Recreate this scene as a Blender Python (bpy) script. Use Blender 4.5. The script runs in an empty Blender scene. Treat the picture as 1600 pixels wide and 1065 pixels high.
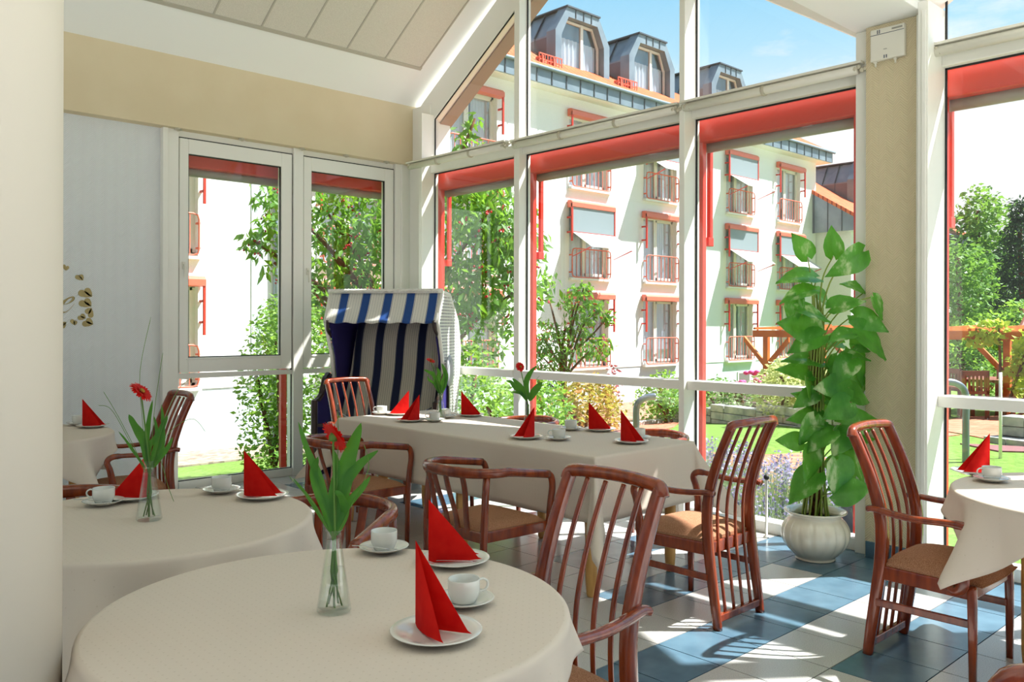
import bpy, math, random
import numpy as np
from mathutils import Vector, Matrix

S = bpy.context.scene
COL = S.collection
PI = math.pi
def rad(a): return a*PI/180

# ---------------------------------------------------------------- camera
YAW, FPX, PY, ROLL, CAMH = 0.7528, 1333.2, 506.06, 0.0022, 1.5
cfw = Vector((math.sin(YAW), math.cos(YAW), 0))
cr0 = Vector((math.cos(YAW), -math.sin(YAW), 0))
cr = cr0*math.cos(ROLL)+Vector((0,0,1))*math.sin(ROLL)
cu = cr.cross(cfw)
CAM = Vector((0,0,CAMH))
cd = bpy.data.cameras.new('camera'); cam = bpy.data.objects.new('camera', cd); COL.objects.link(cam)
cd.sensor_fit = 'HORIZONTAL'; cd.sensor_width = 36; cd.lens = FPX/1600*36
cd.shift_y = -(532.5-PY)/1600; cd.clip_start = .02; cd.clip_end = 500
cam.matrix_world = Matrix(((cr.x,cu.x,-cfw.x,0),(cr.y,cu.y,-cfw.y,0),(cr.z,cu.z,-cfw.z,CAMH),(0,0,0,1)))
S.camera = cam
def ray(x,y): return cfw+cr*((x-800)/FPX)-cu*((y-PY)/FPX)
def atZ(x,y,z=0): d=ray(x,y); return CAM+d*((z-CAMH)/d.z)
def atX(x,y,X): d=ray(x,y); return CAM+d*(X/d.x)
def atY(x,y,Y): d=ray(x,y); return CAM+d*(Y/d.y)
def atD(x,y,t): return CAM+ray(x,y)*t

# ---------------------------------------------------------------- light
S.view_settings.view_transform = 'Standard'; S.view_settings.look = 'None'
S.view_settings.gamma = 1; S.view_settings.exposure = 0.0
S.view_settings.use_curve_mapping = False
try:
    S.cycles.max_bounces = 10; S.cycles.transparent_max_bounces = 24; S.cycles.diffuse_bounces = 5
    S.cycles.caustics_reflective = False; S.cycles.caustics_refractive = False
    S.cycles.sample_clamp_indirect = 6
except Exception: pass
SUNE, GLOW, SKYBACK = 14.5, 1.6, 0.22
SUN = Vector((.55,-.41,1.0)).normalized()
ld = bpy.data.lights.new('sun','SUN'); ld.energy = SUNE; ld.angle = rad(.6); ld.color = (1,.975,.94)
sun = bpy.data.objects.new('sun', ld); COL.objects.link(sun)
sun.rotation_euler = SUN.to_track_quat('Z','Y').to_euler()

W = bpy.data.worlds.new('sky'); S.world = W; W.use_nodes = True
nt = W.node_tree; nt.nodes.clear(); N = nt.nodes.new; LK = nt.links.new
tc = N('ShaderNodeTexCoord'); sp = N('ShaderNodeSeparateXYZ'); LK(tc.outputs['Generated'], sp.inputs[0])
ramp = N('ShaderNodeValToRGB'); LK(sp.outputs['Z'], ramp.inputs[0])
els = ramp.color_ramp.elements
els[0].position = 0.0; els[0].color = (1.0,1.0,1.0,1)
els[1].position = 1.0; els[1].color = (.42,.62,.86,1)
for p,c in ((.215,(1.0,1.0,1.0)),(.25,(.70,.89,1.0)),(.30,(.47,.78,.98)),(.37,(.31,.68,.96)),(.6,(.24,.56,.88))):
    e = els.new(p); e.color = (*c,1)
mp = N('ShaderNodeMapping'); mp.inputs['Scale'].default_value = (1.0,1.0,3.2); LK(tc.outputs['Generated'], mp.inputs[0])
nz = N('ShaderNodeTexNoise'); nz.inputs['Scale'].default_value = 4.5; nz.inputs['Detail'].default_value = 7; nz.inputs['Roughness'].default_value = .58
LK(mp.outputs[0], nz.inputs['Vector'])
cr_ = N('ShaderNodeValToRGB'); cr_.color_ramp.elements[0].position = .52; cr_.color_ramp.elements[0].color=(0,0,0,1)
cr_.color_ramp.elements[1].position = .72; LK(nz.outputs[0], cr_.inputs[0])
mx = N('ShaderNodeMix'); mx.data_type = 'RGBA'; LK(cr_.outputs[0], mx.inputs[0]); LK(ramp.outputs[0], mx.inputs[6]); mx.inputs[7].default_value = (1.0,1.0,1.0,1)
# unseen sky behind the room darkened to cut the fill light (towards -X / -Y)
mpn = N('ShaderNodeVectorMath'); mpn.operation='DOT_PRODUCT'; LK(tc.outputs['Generated'], mpn.inputs[0]); mpn.inputs[1].default_value=(-.72,-.62,.3)
mr = N('ShaderNodeMapRange'); LK(mpn.outputs['Value'], mr.inputs[0]); mr.inputs[1].default_value=0.0; mr.inputs[2].default_value=.7; mr.inputs[3].default_value=1.0; mr.inputs[4].default_value=SKYBACK
# glow added to the unseen sky around the sun to brighten the room
gd = N('ShaderNodeVectorMath'); gd.operation='DOT_PRODUCT'; LK(tc.outputs['Generated'], gd.inputs[0]); gd.inputs[1].default_value=tuple(SUN)
gm = N('ShaderNodeMapRange'); gm.interpolation_type='SMOOTHSTEP'; LK(gd.outputs['Value'], gm.inputs[0]); gm.inputs[1].default_value=.72; gm.inputs[2].default_value=1.0; gm.inputs[3].default_value=0.0; gm.inputs[4].default_value=GLOW
ga = N('ShaderNodeMath'); ga.operation='ADD'; LK(mr.outputs[0], ga.inputs[0]); LK(gm.outputs[0], ga.inputs[1])
sc_ = N('ShaderNodeVectorMath'); sc_.operation='SCALE'; LK(mx.outputs[2], sc_.inputs[0]); LK(ga.outputs[0], sc_.inputs['Scale'])
bg = N('ShaderNodeBackground'); LK(sc_.outputs[0], bg.inputs[0]); bg.inputs[1].default_value = 1.12
wo = N('ShaderNodeOutputWorld'); LK(bg.outputs[0], wo.inputs[0])

# ---------------------------------------------------------------- materials
def lin(c):
    return tuple(((v/255)/12.92 if v/255<=.04045 else ((v/255+.055)/1.055)**2.4) for v in c)
class M:
    def __init__(s, name, rgb, rough=.5, spec=.5, metal=0, coat=0):
        m = bpy.data.materials.new(name); m.use_nodes = True; s.m = m; s.nt = m.node_tree
        s.b = s.nt.nodes['Principled BSDF']; s.out = s.nt.nodes['Material Output']
        s.c = (*lin(rgb),1); s.b.inputs['Base Color'].default_value = s.c
        s.b.inputs['Roughness'].default_value = rough; s.b.inputs['Metallic'].default_value = metal
        s.b.inputs['Specular IOR Level'].default_value = spec
        if coat: s.b.inputs['Coat Weight'].default_value = coat; s.b.inputs['Coat Roughness'].default_value=.08
        m.diffuse_color = s.c
    def n(s, t, **k):
        q = s.nt.nodes.new(t)
        for a,v in k.items():
            if a.startswith('_'): setattr(q, a[1:], v)
            else: q.inputs[a.replace('_',' ')].default_value = v
        return q
    def l(s,a,b): s.nt.links.new(a,b)
    def coords(s, kind='Object', scale=(1,1,1), rot=(0,0,0)):
        t = s.n('ShaderNodeTexCoord'); m = s.n('ShaderNodeMapping'); m.inputs['Scale'].default_value = scale; m.inputs['Rotation'].default_value = rot
        s.l(t.outputs[kind], m.inputs[0]); return m.outputs[0]
    def noise(s, rgb2, scale=8, detail=4, lo=.35, hi=.65, vec=None, bump=0, dist=.01, rough=.5):
        z = s.n('ShaderNodeTexNoise', Scale=scale, Detail=detail, Roughness=rough)
        if vec is None: vec = s.coords()
        s.l(vec, z.inputs['Vector'])
        r = s.n('ShaderNodeValToRGB'); r.color_ramp.elements[0].position=lo; r.color_ramp.elements[1].position=hi
        r.color_ramp.elements[0].color = s.c; r.color_ramp.elements[1].color = (*lin(rgb2),1)
        s.l(z.outputs[0], r.inputs[0]); s.l(r.outputs[0], s.b.inputs['Base Color'])
        if bump: s.bump(z.outputs[0], bump, dist)
        s.col = r.outputs[0]
        return s
    def bump(s, h, st=.3, dist=.01):
        b = s.n('ShaderNodeBump', Strength=st, Distance=dist); s.l(h, b.inputs['Height']); s.l(b.outputs[0], s.b.inputs['Normal'])
    def math(s, op, a, b=None, c=None):
        q = s.n('ShaderNodeMath'); q.operation = op
        for i,v in enumerate((a,b,c)):
            if v is None: continue
            if isinstance(v,(int,float)): q.inputs[i].default_value = v
            else: s.l(v, q.inputs[i])
        return q.outputs[0]
    def mixc(s, fac, a, b):
        q = s.n('ShaderNodeMix'); q.data_type='RGBA'
        s.l(fac, q.inputs[0])
        for i,v in ((6,a),(7,b)):
            if isinstance(v, tuple): q.inputs[i].default_value = v if len(v)==4 else (*v,1)
            else: s.l(v, q.inputs[i])
        return q.outputs[2]
def simple(name, rgb, rough=.5, spec=.5, metal=0, coat=0): return M(name,rgb,rough,spec,metal,coat).m

def translucent(mm, rgb, w=.35):
    t = mm.n('ShaderNodeBsdfTranslucent'); t.inputs[0].default_value=(*lin(rgb),1)
    x = mm.n('ShaderNodeMixShader'); x.inputs[0].default_value = w
    mm.l(mm.b.outputs[0], x.inputs[1]); mm.l(t.outputs[0], x.inputs[2]); mm.l(x.outputs[0], mm.out.inputs[0]); return mm

mt = {}
_ = M('cherry_wood',(100,32,10),.22,.5,0,.5); v=_.coords(scale=(9,9,1.6)); _.noise((152,64,24),3.2,5,.3,.72,v); mt['wood']=_.m
_ = M('light_beech',(205,150,80),.4); v=_.coords(scale=(12,12,1.5)); _.noise((222,172,102),3,4,.3,.7,v); mt['beech']=_.m
_ = M('seat_fabric',(142,98,72),.95,.1); _.noise((182,136,106),260,2,.35,.65,bump=.35,dist=.002); mt['seat']=_.m
def cloth(name, rgb, rgb2, sc=42):
    q = M(name, rgb, .75, .25)
    vo = q.n('ShaderNodeTexVoronoi', Scale=sc, Randomness=0.0); q.l(q.coords(), vo.inputs['Vector'])
    f = q.math('LESS_THAN', vo.outputs['Distance'], .11)
    c = q.mixc(f, q.c, (*lin(rgb2),1)); q.l(c, q.b.inputs['Base Color'])
    z = q.n('ShaderNodeTexNoise', Scale=3, Detail=3); q.l(q.coords(), z.inputs['Vector']); q.bump(z.outputs[0], .25, .03)
    return translucent(q, (235,205,165), .14).m
mt['cloth'] = cloth('cream_damask',(232,218,203),(221,206,189))
_ = M('red_paper',(216,30,22),.85,.15); _.noise((205,16,14),30,3,bump=.15,dist=.003); mt['napkin']=translucent(_,(235,30,20),.22).m
mt['china'] = simple('white_china',(222,222,216),.12,.6,0,.4)
mt['steel'] = simple('polished_steel',(200,200,200),.15,.5,1)
mt['chrome_dark'] = simple('dull_steel',(140,142,145),.3,.5,1)
mt['wfr'] = simple('white_lacquer',(232,230,222),.32,.4)
mt['wpl'] = simple('off_white_plastic',(222,218,205),.4)
mt['gasket'] = simple('black_gasket',(18,20,22),.6)
mt['white_paint'] = simple('white_paint',(236,236,232),.85,.2)
mt['column']=simple('column_paint',(226,217,202),.85,.2); mt['gridm']=simple('shadowed_grid_metal',(176,170,156),.6)  # ceiling grid strips darkened, their shadow put into the colour
mt['dirty'] = simple('tarnished_fitting',(188,180,160),.5)
_ = M('beige_paint',(218,203,172),.9,.2); _.noise((214,198,166),2.5,3); mt['beige']=_.m
_ = M('ceiling_board',(214,208,196),.95,.1); _.noise((200,194,182),190,2,.4,.6,bump=.3,dist=.004); mt['board']=_.m
def herring(name, rgb, rgb2, axis, sc=60):
    q = M(name, rgb, .85, .2)
    t = q.n('ShaderNodeTexCoord'); s_ = q.n('ShaderNodeSeparateXYZ'); q.l(t.outputs['Object'], s_.inputs[0])
    u = s_.outputs[axis]; z = s_.outputs['Z']
    pp = q.math('PINGPONG', u, .045)
    a = q.math('ADD', z, pp)
    w = q.math('SINE', q.math('MULTIPLY', a, 2*PI*sc))
    w = q.math('MULTIPLY_ADD', w, .5, .5)
    c = q.mixc(w, q.c, (*lin(rgb2),1)); q.l(c, q.b.inputs['Base Color']); q.bump(w, .5, .003); return q.m
mt['paper_w'] = herring('white_herringbone_paper',(226,228,228),(212,215,217),'X')
mt['paper_b'] = herring('beige_herringbone_paper',(214,200,168),(202,187,154),'Y')
_ = M('blue_tile',(76,104,122),.20,.5); _.noise((94,124,142),6,3,.3,.7); mt['tileb']=_.m
_ = M('pale_tile',(182,180,176),.22,.5); _.noise((200,198,194),220,2,.42,.58); mt['tilew']=_.m
mt['grout'] = simple('dark_grout',(45,45,46),.9)
mt['gold'] = simple('ochre_sticker',(168,150,98),.6)
# clear glass: mostly transparent, mirror by Fresnel
def glass(name, tint=(1,1,1), f0=.04, f90=.85, rough=0.0):
    m = bpy.data.materials.new(name); m.use_nodes=True; t=m.node_tree; t.nodes.clear()
    tr=t.nodes.new('ShaderNodeBsdfTransparent'); tr.inputs[0].default_value=(*tint,1)
    g=t.nodes.new('ShaderNodeBsdfGlossy'); g.inputs['Roughness'].default_value=rough
    f=t.nodes.new('ShaderNodeLayerWeight'); f.inputs[0].default_value=.5
    p=t.nodes.new('ShaderNodeMath'); p.operation='POWER'; p.inputs[1].default_value=5
    k=t.nodes.new('ShaderNodeMath'); k.operation='MULTIPLY_ADD'; k.inputs[1].default_value=f90; k.inputs[2].default_value=f0; k.use_clamp=True
    x=t.nodes.new('ShaderNodeMixShader'); o=t.nodes.new('ShaderNodeOutputMaterial')
    t.links.new(f.outputs['Facing'],p.inputs[0]); t.links.new(p.outputs[0],k.inputs[0]); t.links.new(k.outputs[0],x.inputs[0]); t.links.new(tr.outputs[0],x.inputs[1]); t.links.new(g.outputs[0],x.inputs[2]); t.links.new(x.outputs[0],o.inputs[0])
    return m
mt['pane'] = glass('window_glass',(.985,.995,.992),.045,.8)
def clearg(name, tint, edge, base):
    m = bpy.data.materials.new(name); m.use_nodes=True; t=m.node_tree; t.nodes.clear()
    tr=t.nodes.new('ShaderNodeBsdfTransparent'); tr.inputs[0].default_value=(*tint,1)
    g=t.nodes.new('ShaderNodeBsdfGlossy'); g.inputs['Roughness'].default_value=.02
    f=t.nodes.new('ShaderNodeLayerWeight'); f.inputs[0].default_value=.5
    p=t.nodes.new('ShaderNodeMath'); p.operation='POWER'; p.inputs[1].default_value=3.5
    k=t.nodes.new('ShaderNodeMath'); k.operation='MULTIPLY_ADD'; k.inputs[1].default_value=edge; k.inputs[2].default_value=base
    x=t.nodes.new('ShaderNodeMixShader'); o=t.nodes.new('ShaderNodeOutputMaterial'); L=t.links.new
    L(f.outputs['Facing'],p.inputs[0]); L(p.outputs[0],k.inputs[0]); L(k.outputs[0],x.inputs[0]); L(tr.outputs[0],x.inputs[1]); L(g.outputs[0],x.inputs[2]); L(x.outputs[0],o.inputs[0]); return m
mt['vglass'] = clearg('vase_glass',(.97,.99,.98),.55,.05)
mt['water'] = clearg('water',(.975,.99,.98),.25,.02)
mt['bglass'] = glass('house_window_glass',(.95,.975,1.0),.10,.8)
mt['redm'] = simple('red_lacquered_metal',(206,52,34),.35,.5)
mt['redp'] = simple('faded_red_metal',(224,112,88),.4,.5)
mt['greym'] = simple('grey_metal',(150,148,138),.45,.4)
mt['darkg'] = simple('dark_grey_metal',(62,72,92),.45)
mt['render'] = M('white_render',(240,241,240),.95,.1).m
_ = M('white_render_wall',(242,243,242),.95,.1); _.noise((234,235,235),30,3,bump=.1,dist=.01); mt['render']=_.m
mt['plinth'] = simple('pale_blue_plinth',(206,216,222),.9)
_ = M('zinc',(116,132,144),.45,.4,.3); _.noise((138,154,164),1.3,3); mt['zinc']=_.m
mt['zincd'] = simple('zinc_seam',(70,80,90),.5)
_ = M('weathered_zinc',(112,110,116),.5,.4,.2); mt['zincb']=_.m
_ = M('clay_roof_tiles',(206,104,62),.8,.2)
wv=_.n('ShaderNodeTexBrick', Scale=1.0); wv.inputs['Color1'].default_value=(*lin((222,124,74)),1); wv.inputs['Color2'].default_value=(*lin((206,102,60)),1); wv.inputs['Mortar'].default_value=(*lin((150,66,40)),1)
wv.inputs['Brick Width'].default_value=.24; wv.inputs['Row Height'].default_value=.2; wv.inputs['Mortar Size'].default_value=.03
_.l(_.coords(), wv.inputs['Vector']); _.l(wv.outputs[0], _.b.inputs['Base Color']); _.bump(wv.outputs['Fac'],-.8,.05); mt['clay']=_.m
mt['curtain'] = simple('net_curtain',(226,232,238),.9)
mt['curtain2']=simple('folded_blue_grey_curtain',(190,202,220),.9)
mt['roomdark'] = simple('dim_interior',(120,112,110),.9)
mt['awnf'] = translucent(M('grey_white_awning_cloth',(222,224,218),.9,.1),(225,225,215),.35).m
mt['screen'] = translucent(M('blue_grey_screen_cloth',(165,178,184),.9,.1),(170,180,185),.3).m
_ = M('lawn',(88,122,50),.95,.1); _.noise((132,158,82),9,6,.3,.75,bump=.6,dist=.05,rough=.7); mt['lawn']=_.m
_ = M('brick_paving',(196,128,100),.9,.1)
bk=_.n('ShaderNodeTexBrick', Scale=1.0); bk.inputs['Color1'].default_value=(*lin((204,140,114)),1); bk.inputs['Color2'].default_value=(*lin((182,112,86)),1); bk.inputs['Mortar'].default_value=(*lin((150,105,85)),1)
bk.inputs['Brick Width'].default_value=.2; bk.inputs['Row Height'].default_value=.1; bk.inputs['Mortar Size'].default_value=.008
_.l(_.coords(rot=(0,0,.7)), bk.inputs['Vector']); _.l(bk.outputs[0], _.b.inputs['Base Color']); mt['brick']=_.m
def pebbles(name, a, b, sc):
    q = M(name, a, .9, .2); vo=q.n('ShaderNodeTexVoronoi', Scale=sc); q.l(q.coords(), vo.inputs['Vector'])
    r = q.n('ShaderNodeValToRGB'); r.color_ramp.elements[0].color=(*lin(a),1); r.color_ramp.elements[1].color=(*lin(b),1)
    q.l(vo.outputs['Color'], r.inputs[0]); q.l(r.outputs[0], q.b.inputs['Base Color']); q.bump(vo.outputs['Distance'],-.9,.06); return q.m
mt['gravel'] = pebbles('pebble_gravel',(112,98,84),(186,172,154),9)
mt['mulch'] = pebbles('bark_mulch',(110,78,58),(196,160,132),14)
mt['stone'] = M('grey_garden_stone',(150,152,150),.9,.2).noise((196,194,186),5,6,bump=.5,dist=.03).m
mt['stone_l'] = M('pale_granite_setts',(190,188,182),.9,.2).noise((222,220,214),7,5,bump=.5,dist=.02).m
mt['timber'] = M('orange_pine',(208,118,48),.6,.3).noise((184,92,34),3,4,vec=None).m
mt['bark'] = M('tree_bark',(96,66,48),.95,.1).noise((130,92,66),10,5,bump=.6,dist=.03).m
def leafm(name, a, b, tl, w=.38, sc=3):
    q = M(name, a, .55, .35); q.noise(b, sc, 3, .3, .7); return translucent(q, tl, w).m
mt['leaf'] = leafm('cherry_leaves',(52,98,34),(104,150,58),(150,200,60))
mt['leaf2'] = leafm('hedge_leaves',(70,120,50),(142,178,84),(170,210,80))
mt['leaf3'] = leafm('light_tree_leaves',(80,128,52),(126,166,80),(150,195,75),.3)
mt['leafd'] = leafm('spruce_needles',(32,58,40),(58,88,56),(60,100,50),.2)
mt['leafv'] = leafm('variegated_leaves',(170,186,118),(232,230,178),(220,225,150))
mt['leafr'] = leafm('orange_tipped_leaves',(120,150,70),(206,130,84),(200,200,90))
mt['leafm'] = leafm('maroon_leaves',(120,60,70),(170,100,100),(170,80,80))
mt['leafl'] = leafm('lavender_flowers',(138,130,172),(184,178,204),(170,165,205),.3)
mt['leafg'] = leafm('sage_stems',(122,146,104),(176,192,146),(160,190,120),.35)
mt['cherry'] = simple('ripe_cherries',(190,24,30),.2)
mt['pink'] = simple('pink_petals',(232,70,140),.6)
mt['petal'] = translucent(M('scarlet_petals',(208,18,12),.5,.3),(225,25,15),.3).m
mt['gcen'] = simple('gerbera_centre',(150,120,30),.8)
mt['stem'] = translucent(M('green_stems',(96,138,58),.45,.4),(130,180,60),.25).m
mt['gleaf'] = leafm('bouquet_leaves',(44,98,36),(72,130,46),(110,180,40),.3,12)
# potted plant leaf with pale variegation along the veins
_ = M('pothos_leaves',(40,112,36),.30,.45); z=_.n('ShaderNodeTexNoise', Scale=9.0, Detail=5, Roughness=.6); _.l(_.coords(scale=(1,1,.5)), z.inputs['Vector'])
r=_.n('ShaderNodeValToRGB'); e=r.color_ramp.elements; e[0].position=.3; e[0].color=(*lin((34,104,34)),1); e[1].position=.66; e[1].color=(*lin((206,222,170)),1)
k=e.new(.56); k.color=(*lin((88,160,62)),1); _.l(z.outputs[0], r.inputs[0]); _.l(r.outputs[0], _.b.inputs['Base Color']); mt['pothos']=translucent(_,(130,205,60),.33).m
mt['moss'] = M('coir_moss_pole',(70,42,28),.95,.1).noise((110,70,48),40,4,bump=1,dist=.01).m
mt['pot'] = simple('cream_glazed_ceramic',(232,225,206),.1,.6,0,.7)
mt['soil'] = simple('potting_soil',(60,45,35),.95)
mt['petiole'] = simple('leaf_stalk',(140,160,70),.5)
mt['navy'] = simple('violet_blue_lining',(58,52,112),.85,.1)
mt['dwood'] = simple('dark_brown_frame',(44,28,26),.35)
mt['ochre_plastic'] = simple('grey_side_lamp',(170,172,178),.4)
def stripes(name, period, axis, bands, thin=None, base=(212,206,190)):
    q = M(name, base, .85, .15); t=q.n('ShaderNodeTexCoord'); s_=q.n('ShaderNodeSeparateXYZ'); q.l(t.outputs['Object'], s_.inputs[0])
    u=q.math('DIVIDE', s_.outputs[axis], period); u=q.math('FRACT', q.math('ADD', u, 100.0))
    col = q.c
    cur=None
    for a,b,rgb in bands:
        f=q.math('MULTIPLY', q.math('GREATER_THAN',u,a), q.math('LESS_THAN',u,b))
        cur=q.mixc(f, cur if cur is not None else q.c, (*lin(rgb),1))
    q.l(cur, q.b.inputs['Base Color']); return translucent(q,(230,230,220),.12).m
BAND=[(.0,.36,(30,38,72)),(.385,.40,(30,38,72)),(.97,.985,(30,38,72)),(.48,.492,(120,116,118)),(.58,.592,(120,116,118)),(.68,.692,(120,116,118)),(.78,.792,(120,116,118)),(.88,.892,(120,116,118))]
BAND2=[(.0,.36,(48,84,150)),(.385,.40,(30,50,100)),(.97,.985,(30,50,100)),(.5,.508,(150,155,165)),(.62,.628,(150,155,165)),(.74,.748,(150,155,165)),(.86,.868,(150,155,165))]
mt['strip'] = stripes('navy_striped_cushion',.215,'X',BAND)
mt['strip2'] = stripes('blue_striped_awning',.215,'X',BAND2,base=(232,230,222))
# woven white lattice with holes
q = M('white_wicker',(226,226,222),.5); t=q.n('ShaderNodeTexCoord'); s_=q.n('ShaderNodeSeparateXYZ'); q.l(t.outputs['Object'], s_.inputs[0])
a=q.math('SINE', q.math('MULTIPLY', s_.outputs['Z'], 2*PI/.030)); a2=q.math('GREATER_THAN', a, .05)
b_=q.math('SINE', q.math('MULTIPLY', q.math('ADD',s_.outputs['Y'],s_.outputs['X']), 2*PI/.042)); b2=q.math('GREATER_THAN', b_, -.1)
h=q.math('MULTIPLY',a2,b2); tr=q.n('ShaderNodeBsdfTransparent'); x=q.n('ShaderNodeMixShader'); q.l(h,x.inputs[0]); q.l(q.b.outputs[0],x.inputs[1]); q.l(tr.outputs[0],x.inputs[2]); q.l(x.outputs[0],q.out.inputs[0]); mt['wicker']=q.m
mt['shed']=simple('grey_shed_boards',(168,160,160),.9); mt['slate']=simple('purple_slate',(105,80,88),.8); mt['van']=simple('dark_green_bodywork',(46,70,66),.3)
mt['garden_wood']=simple('brown_garden_timber',(122,66,44),.6)
mt['bush_soil']=simple('dark_earth',(82,66,52),.95)
mt['purple_strip']=simple('maroon_paving',(128,84,84),.9)
# ---------------------------------------------------------------- mesh helpers
class MB:
    def __init__(s): s.v=[]; s.f=[]; s.sm=[]; s.mi=[]
    def add(s, vs, fs, smooth=False, mi=0):
        o=len(s.v); s.v += [tuple(p) for p in vs]
        for f in fs: s.f.append(tuple(o+i for i in f)); s.sm.append(smooth); s.mi.append(mi)
        return s
    def box(s, a, b, mi=0):
        (x0,y0,z0),(x1,y1,z1)=a,b
        x0,x1=min(x0,x1),max(x0,x1); y0,y1=min(y0,y1),max(y0,y1); z0,z1=min(z0,z1),max(z0,z1)
        return s.add([(x0,y0,z0),(x1,y0,z0),(x1,y1,z0),(x0,y1,z0),(x0,y0,z1),(x1,y0,z1),(x1,y1,z1),(x0,y1,z1)],
          [(0,3,2,1),(4,5,6,7),(0,1,5,4),(1,2,6,5),(2,3,7,6),(3,0,4,7)],False,mi)
    def hexa(s, p, mi=0):   # 8 points: bottom ring 0-3, top ring 4-7
        return s.add(p,[(0,3,2,1),(4,5,6,7),(0,1,5,4),(1,2,6,5),(2,3,7,6),(3,0,4,7)],False,mi)
    def prism(s, poly, d, mi=0):  # polygon (3d list) extruded by vector d
        n=len(poly); d=Vector(d); a=[Vector(p) for p in poly]
        return s.add(a+[p+d for p in a],[tuple(range(n-1,-1,-1)),tuple(range(n,2*n))]+[(i,(i+1)%n,n+(i+1)%n,n+i) for i in range(n)],False,mi)
    def sweep(s, path, w, d=None, up=(1,0,0), n=10, e=2.6, smooth=True, mi=0, closed=False, twist=None):
        # superellipse section: w along 'up' axis, d along the third axis; lists allowed
        P=[Vector(p) for p in path]; k=len(P)
        W_=w if isinstance(w,(list,tuple)) else [w]*k
        D_=(d if isinstance(d,(list,tuple)) else [d]*k) if d is not None else W_
        up=Vector(up).normalized(); vs=[]
        for i in range(k):
            if closed: t=P[(i+1)%k]-P[i-1]
            else: t=P[min(i+1,k-1)]-P[max(i-1,0)]
            t.normalize(); a=up-t*up.dot(t)
            if a.length<1e-4: a=t.orthogonal()
            a.normalize(); b=t.cross(a)
            for j in range(n):
                th=2*PI*(j+.5)/n; c,q=math.cos(th),math.sin(th)
                cc=math.copysign(abs(c)**(2/e),c); qq=math.copysign(abs(q)**(2/e),q)
                vs.append(P[i]+a*(W_[i]/2*cc)+b*(D_[i]/2*qq))
        fs=[]
        for i in range(k if closed else k-1):
            for j in range(n):
                i2=(i+1)%k; fs.append((i*n+j,i*n+(j+1)%n,i2*n+(j+1)%n,i2*n+j))
        if not closed: fs += [tuple(range(n-1,-1,-1)), tuple(range((k-1)*n,k*n))]
        return s.add(vs,fs,smooth,mi)
    def tube(s, path, r, n=8, **k):
        if isinstance(r,(list,tuple)): r=[2*x for x in r]
        else: r=2*r
        return s.sweep(path, r, None, up=(.13,.27,.95), n=n, e=2, **k)
    def lathe(s, prof, n=32, c=(0,0,0), cap=True, mi=0, mod=None):
        vs=[]; 
        for r,z in prof:
            for j in range(n):
                th=2*PI*j/n; rr=r*(mod(th,z) if mod else 1); vs.append((c[0]+rr*math.cos(th),c[1]+rr*math.sin(th),c[2]+z))
        fs=[]
        for i in range(len(prof)-1):
            for j in range(n): fs.append((i*n+j,i*n+(j+1)%n,(i+1)*n+(j+1)%n,(i+1)*n+j))
        if cap: fs += [tuple(range(n-1,-1,-1)), tuple(range((len(prof)-1)*n,len(prof)*n))]
        return s.add(vs,fs,True,mi)
    def sphere(s,c,r,n=8,m=6,mi=0):
        if not isinstance(r,(tuple,list)): r=(r,r,r)
        vs=[(c[0],c[1],c[2]-r[2])]
        for i in range(1,m):
            ph=-PI/2+PI*i/m
            for j in range(n): th=2*PI*j/n; vs.append((c[0]+r[0]*math.cos(ph)*math.cos(th),c[1]+r[1]*math.cos(ph)*math.sin(th),c[2]+r[2]*math.sin(ph)))
        vs.append((c[0],c[1],c[2]+r[2])); fs=[(0,1+(j+1)%n,1+j) for j in range(n)]
        for i in range(m-2):
            for j in range(n): a=1+i*n; fs.append((a+j,a+(j+1)%n,a+n+(j+1)%n,a+n+j))
        a=1+(m-2)*n; fs += [(a+j,a+(j+1)%n,len(vs)-1) for j in range(n)]
        return s.add(vs,fs,True,mi)
    def grid(s, fn, nu, nv, smooth=True, mi=0):
        vs=[fn(i/nu,j/nv) for j in range(nv+1) for i in range(nu+1)]
        return s.add(vs,[(j*(nu+1)+i,j*(nu+1)+i+1,(j+1)*(nu+1)+i+1,(j+1)*(nu+1)+i) for j in range(nv) for i in range(nu)],smooth,mi)
    def xform(s, mtx):
        s.v=[tuple(mtx@Vector(p)) for p in s.v]; return s
    def mesh(s, name, mats):
        me=bpy.data.meshes.new(name); me.from_pydata(s.v,[],s.f)
        for m in (mats if isinstance(mats,(list,tuple)) else [mats]): me.materials.append(mt[m] if isinstance(m,str) else m)
        me.polygons.foreach_set('use_smooth', s.sm); me.polygons.foreach_set('material_index', s.mi); me.update(); return me
    def obj(s, name, mats, parent=None, bevel=0, solid=0, loc=None, rot=None, label=None):
        o=bpy.data.objects.new(name, s.mesh(name,mats)); COL.objects.link(o)
        if parent is not None: o.parent=parent
        if loc: o.location=loc
        if rot is not None: o.rotation_euler=(0,0,rot) if isinstance(rot,(int,float)) else rot
        if solid:
            q=o.modifiers.new('thick','SOLIDIFY'); q.thickness=solid; q.offset=0
        if bevel:
            q=o.modifiers.new('bevel','BEVEL'); q.width=bevel; q.segments=2; q.limit_method='ANGLE'; q.angle_limit=rad(40)
        if label: o['label']=label
        return o
def tag(o, label, cat, group=None):
    o['label']=label; o['category']=cat
    if group: o['group']=group
    return o
def thing(name, label, cat, loc=(0,0,0), rot=0, group=None):
    o=bpy.data.objects.new(name,None); COL.objects.link(o); o.location=loc; o.rotation_euler=(0,0,rot); o.empty_display_size=.1
    return tag(o,label,cat,group)
def struct(o, label=None, cat=None):
    o['kind']='structure'
    if label: o['label']=label
    if cat: o['category']=cat
    return o
def stuff(o): o['kind']='stuff'; return o
kids={}
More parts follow.
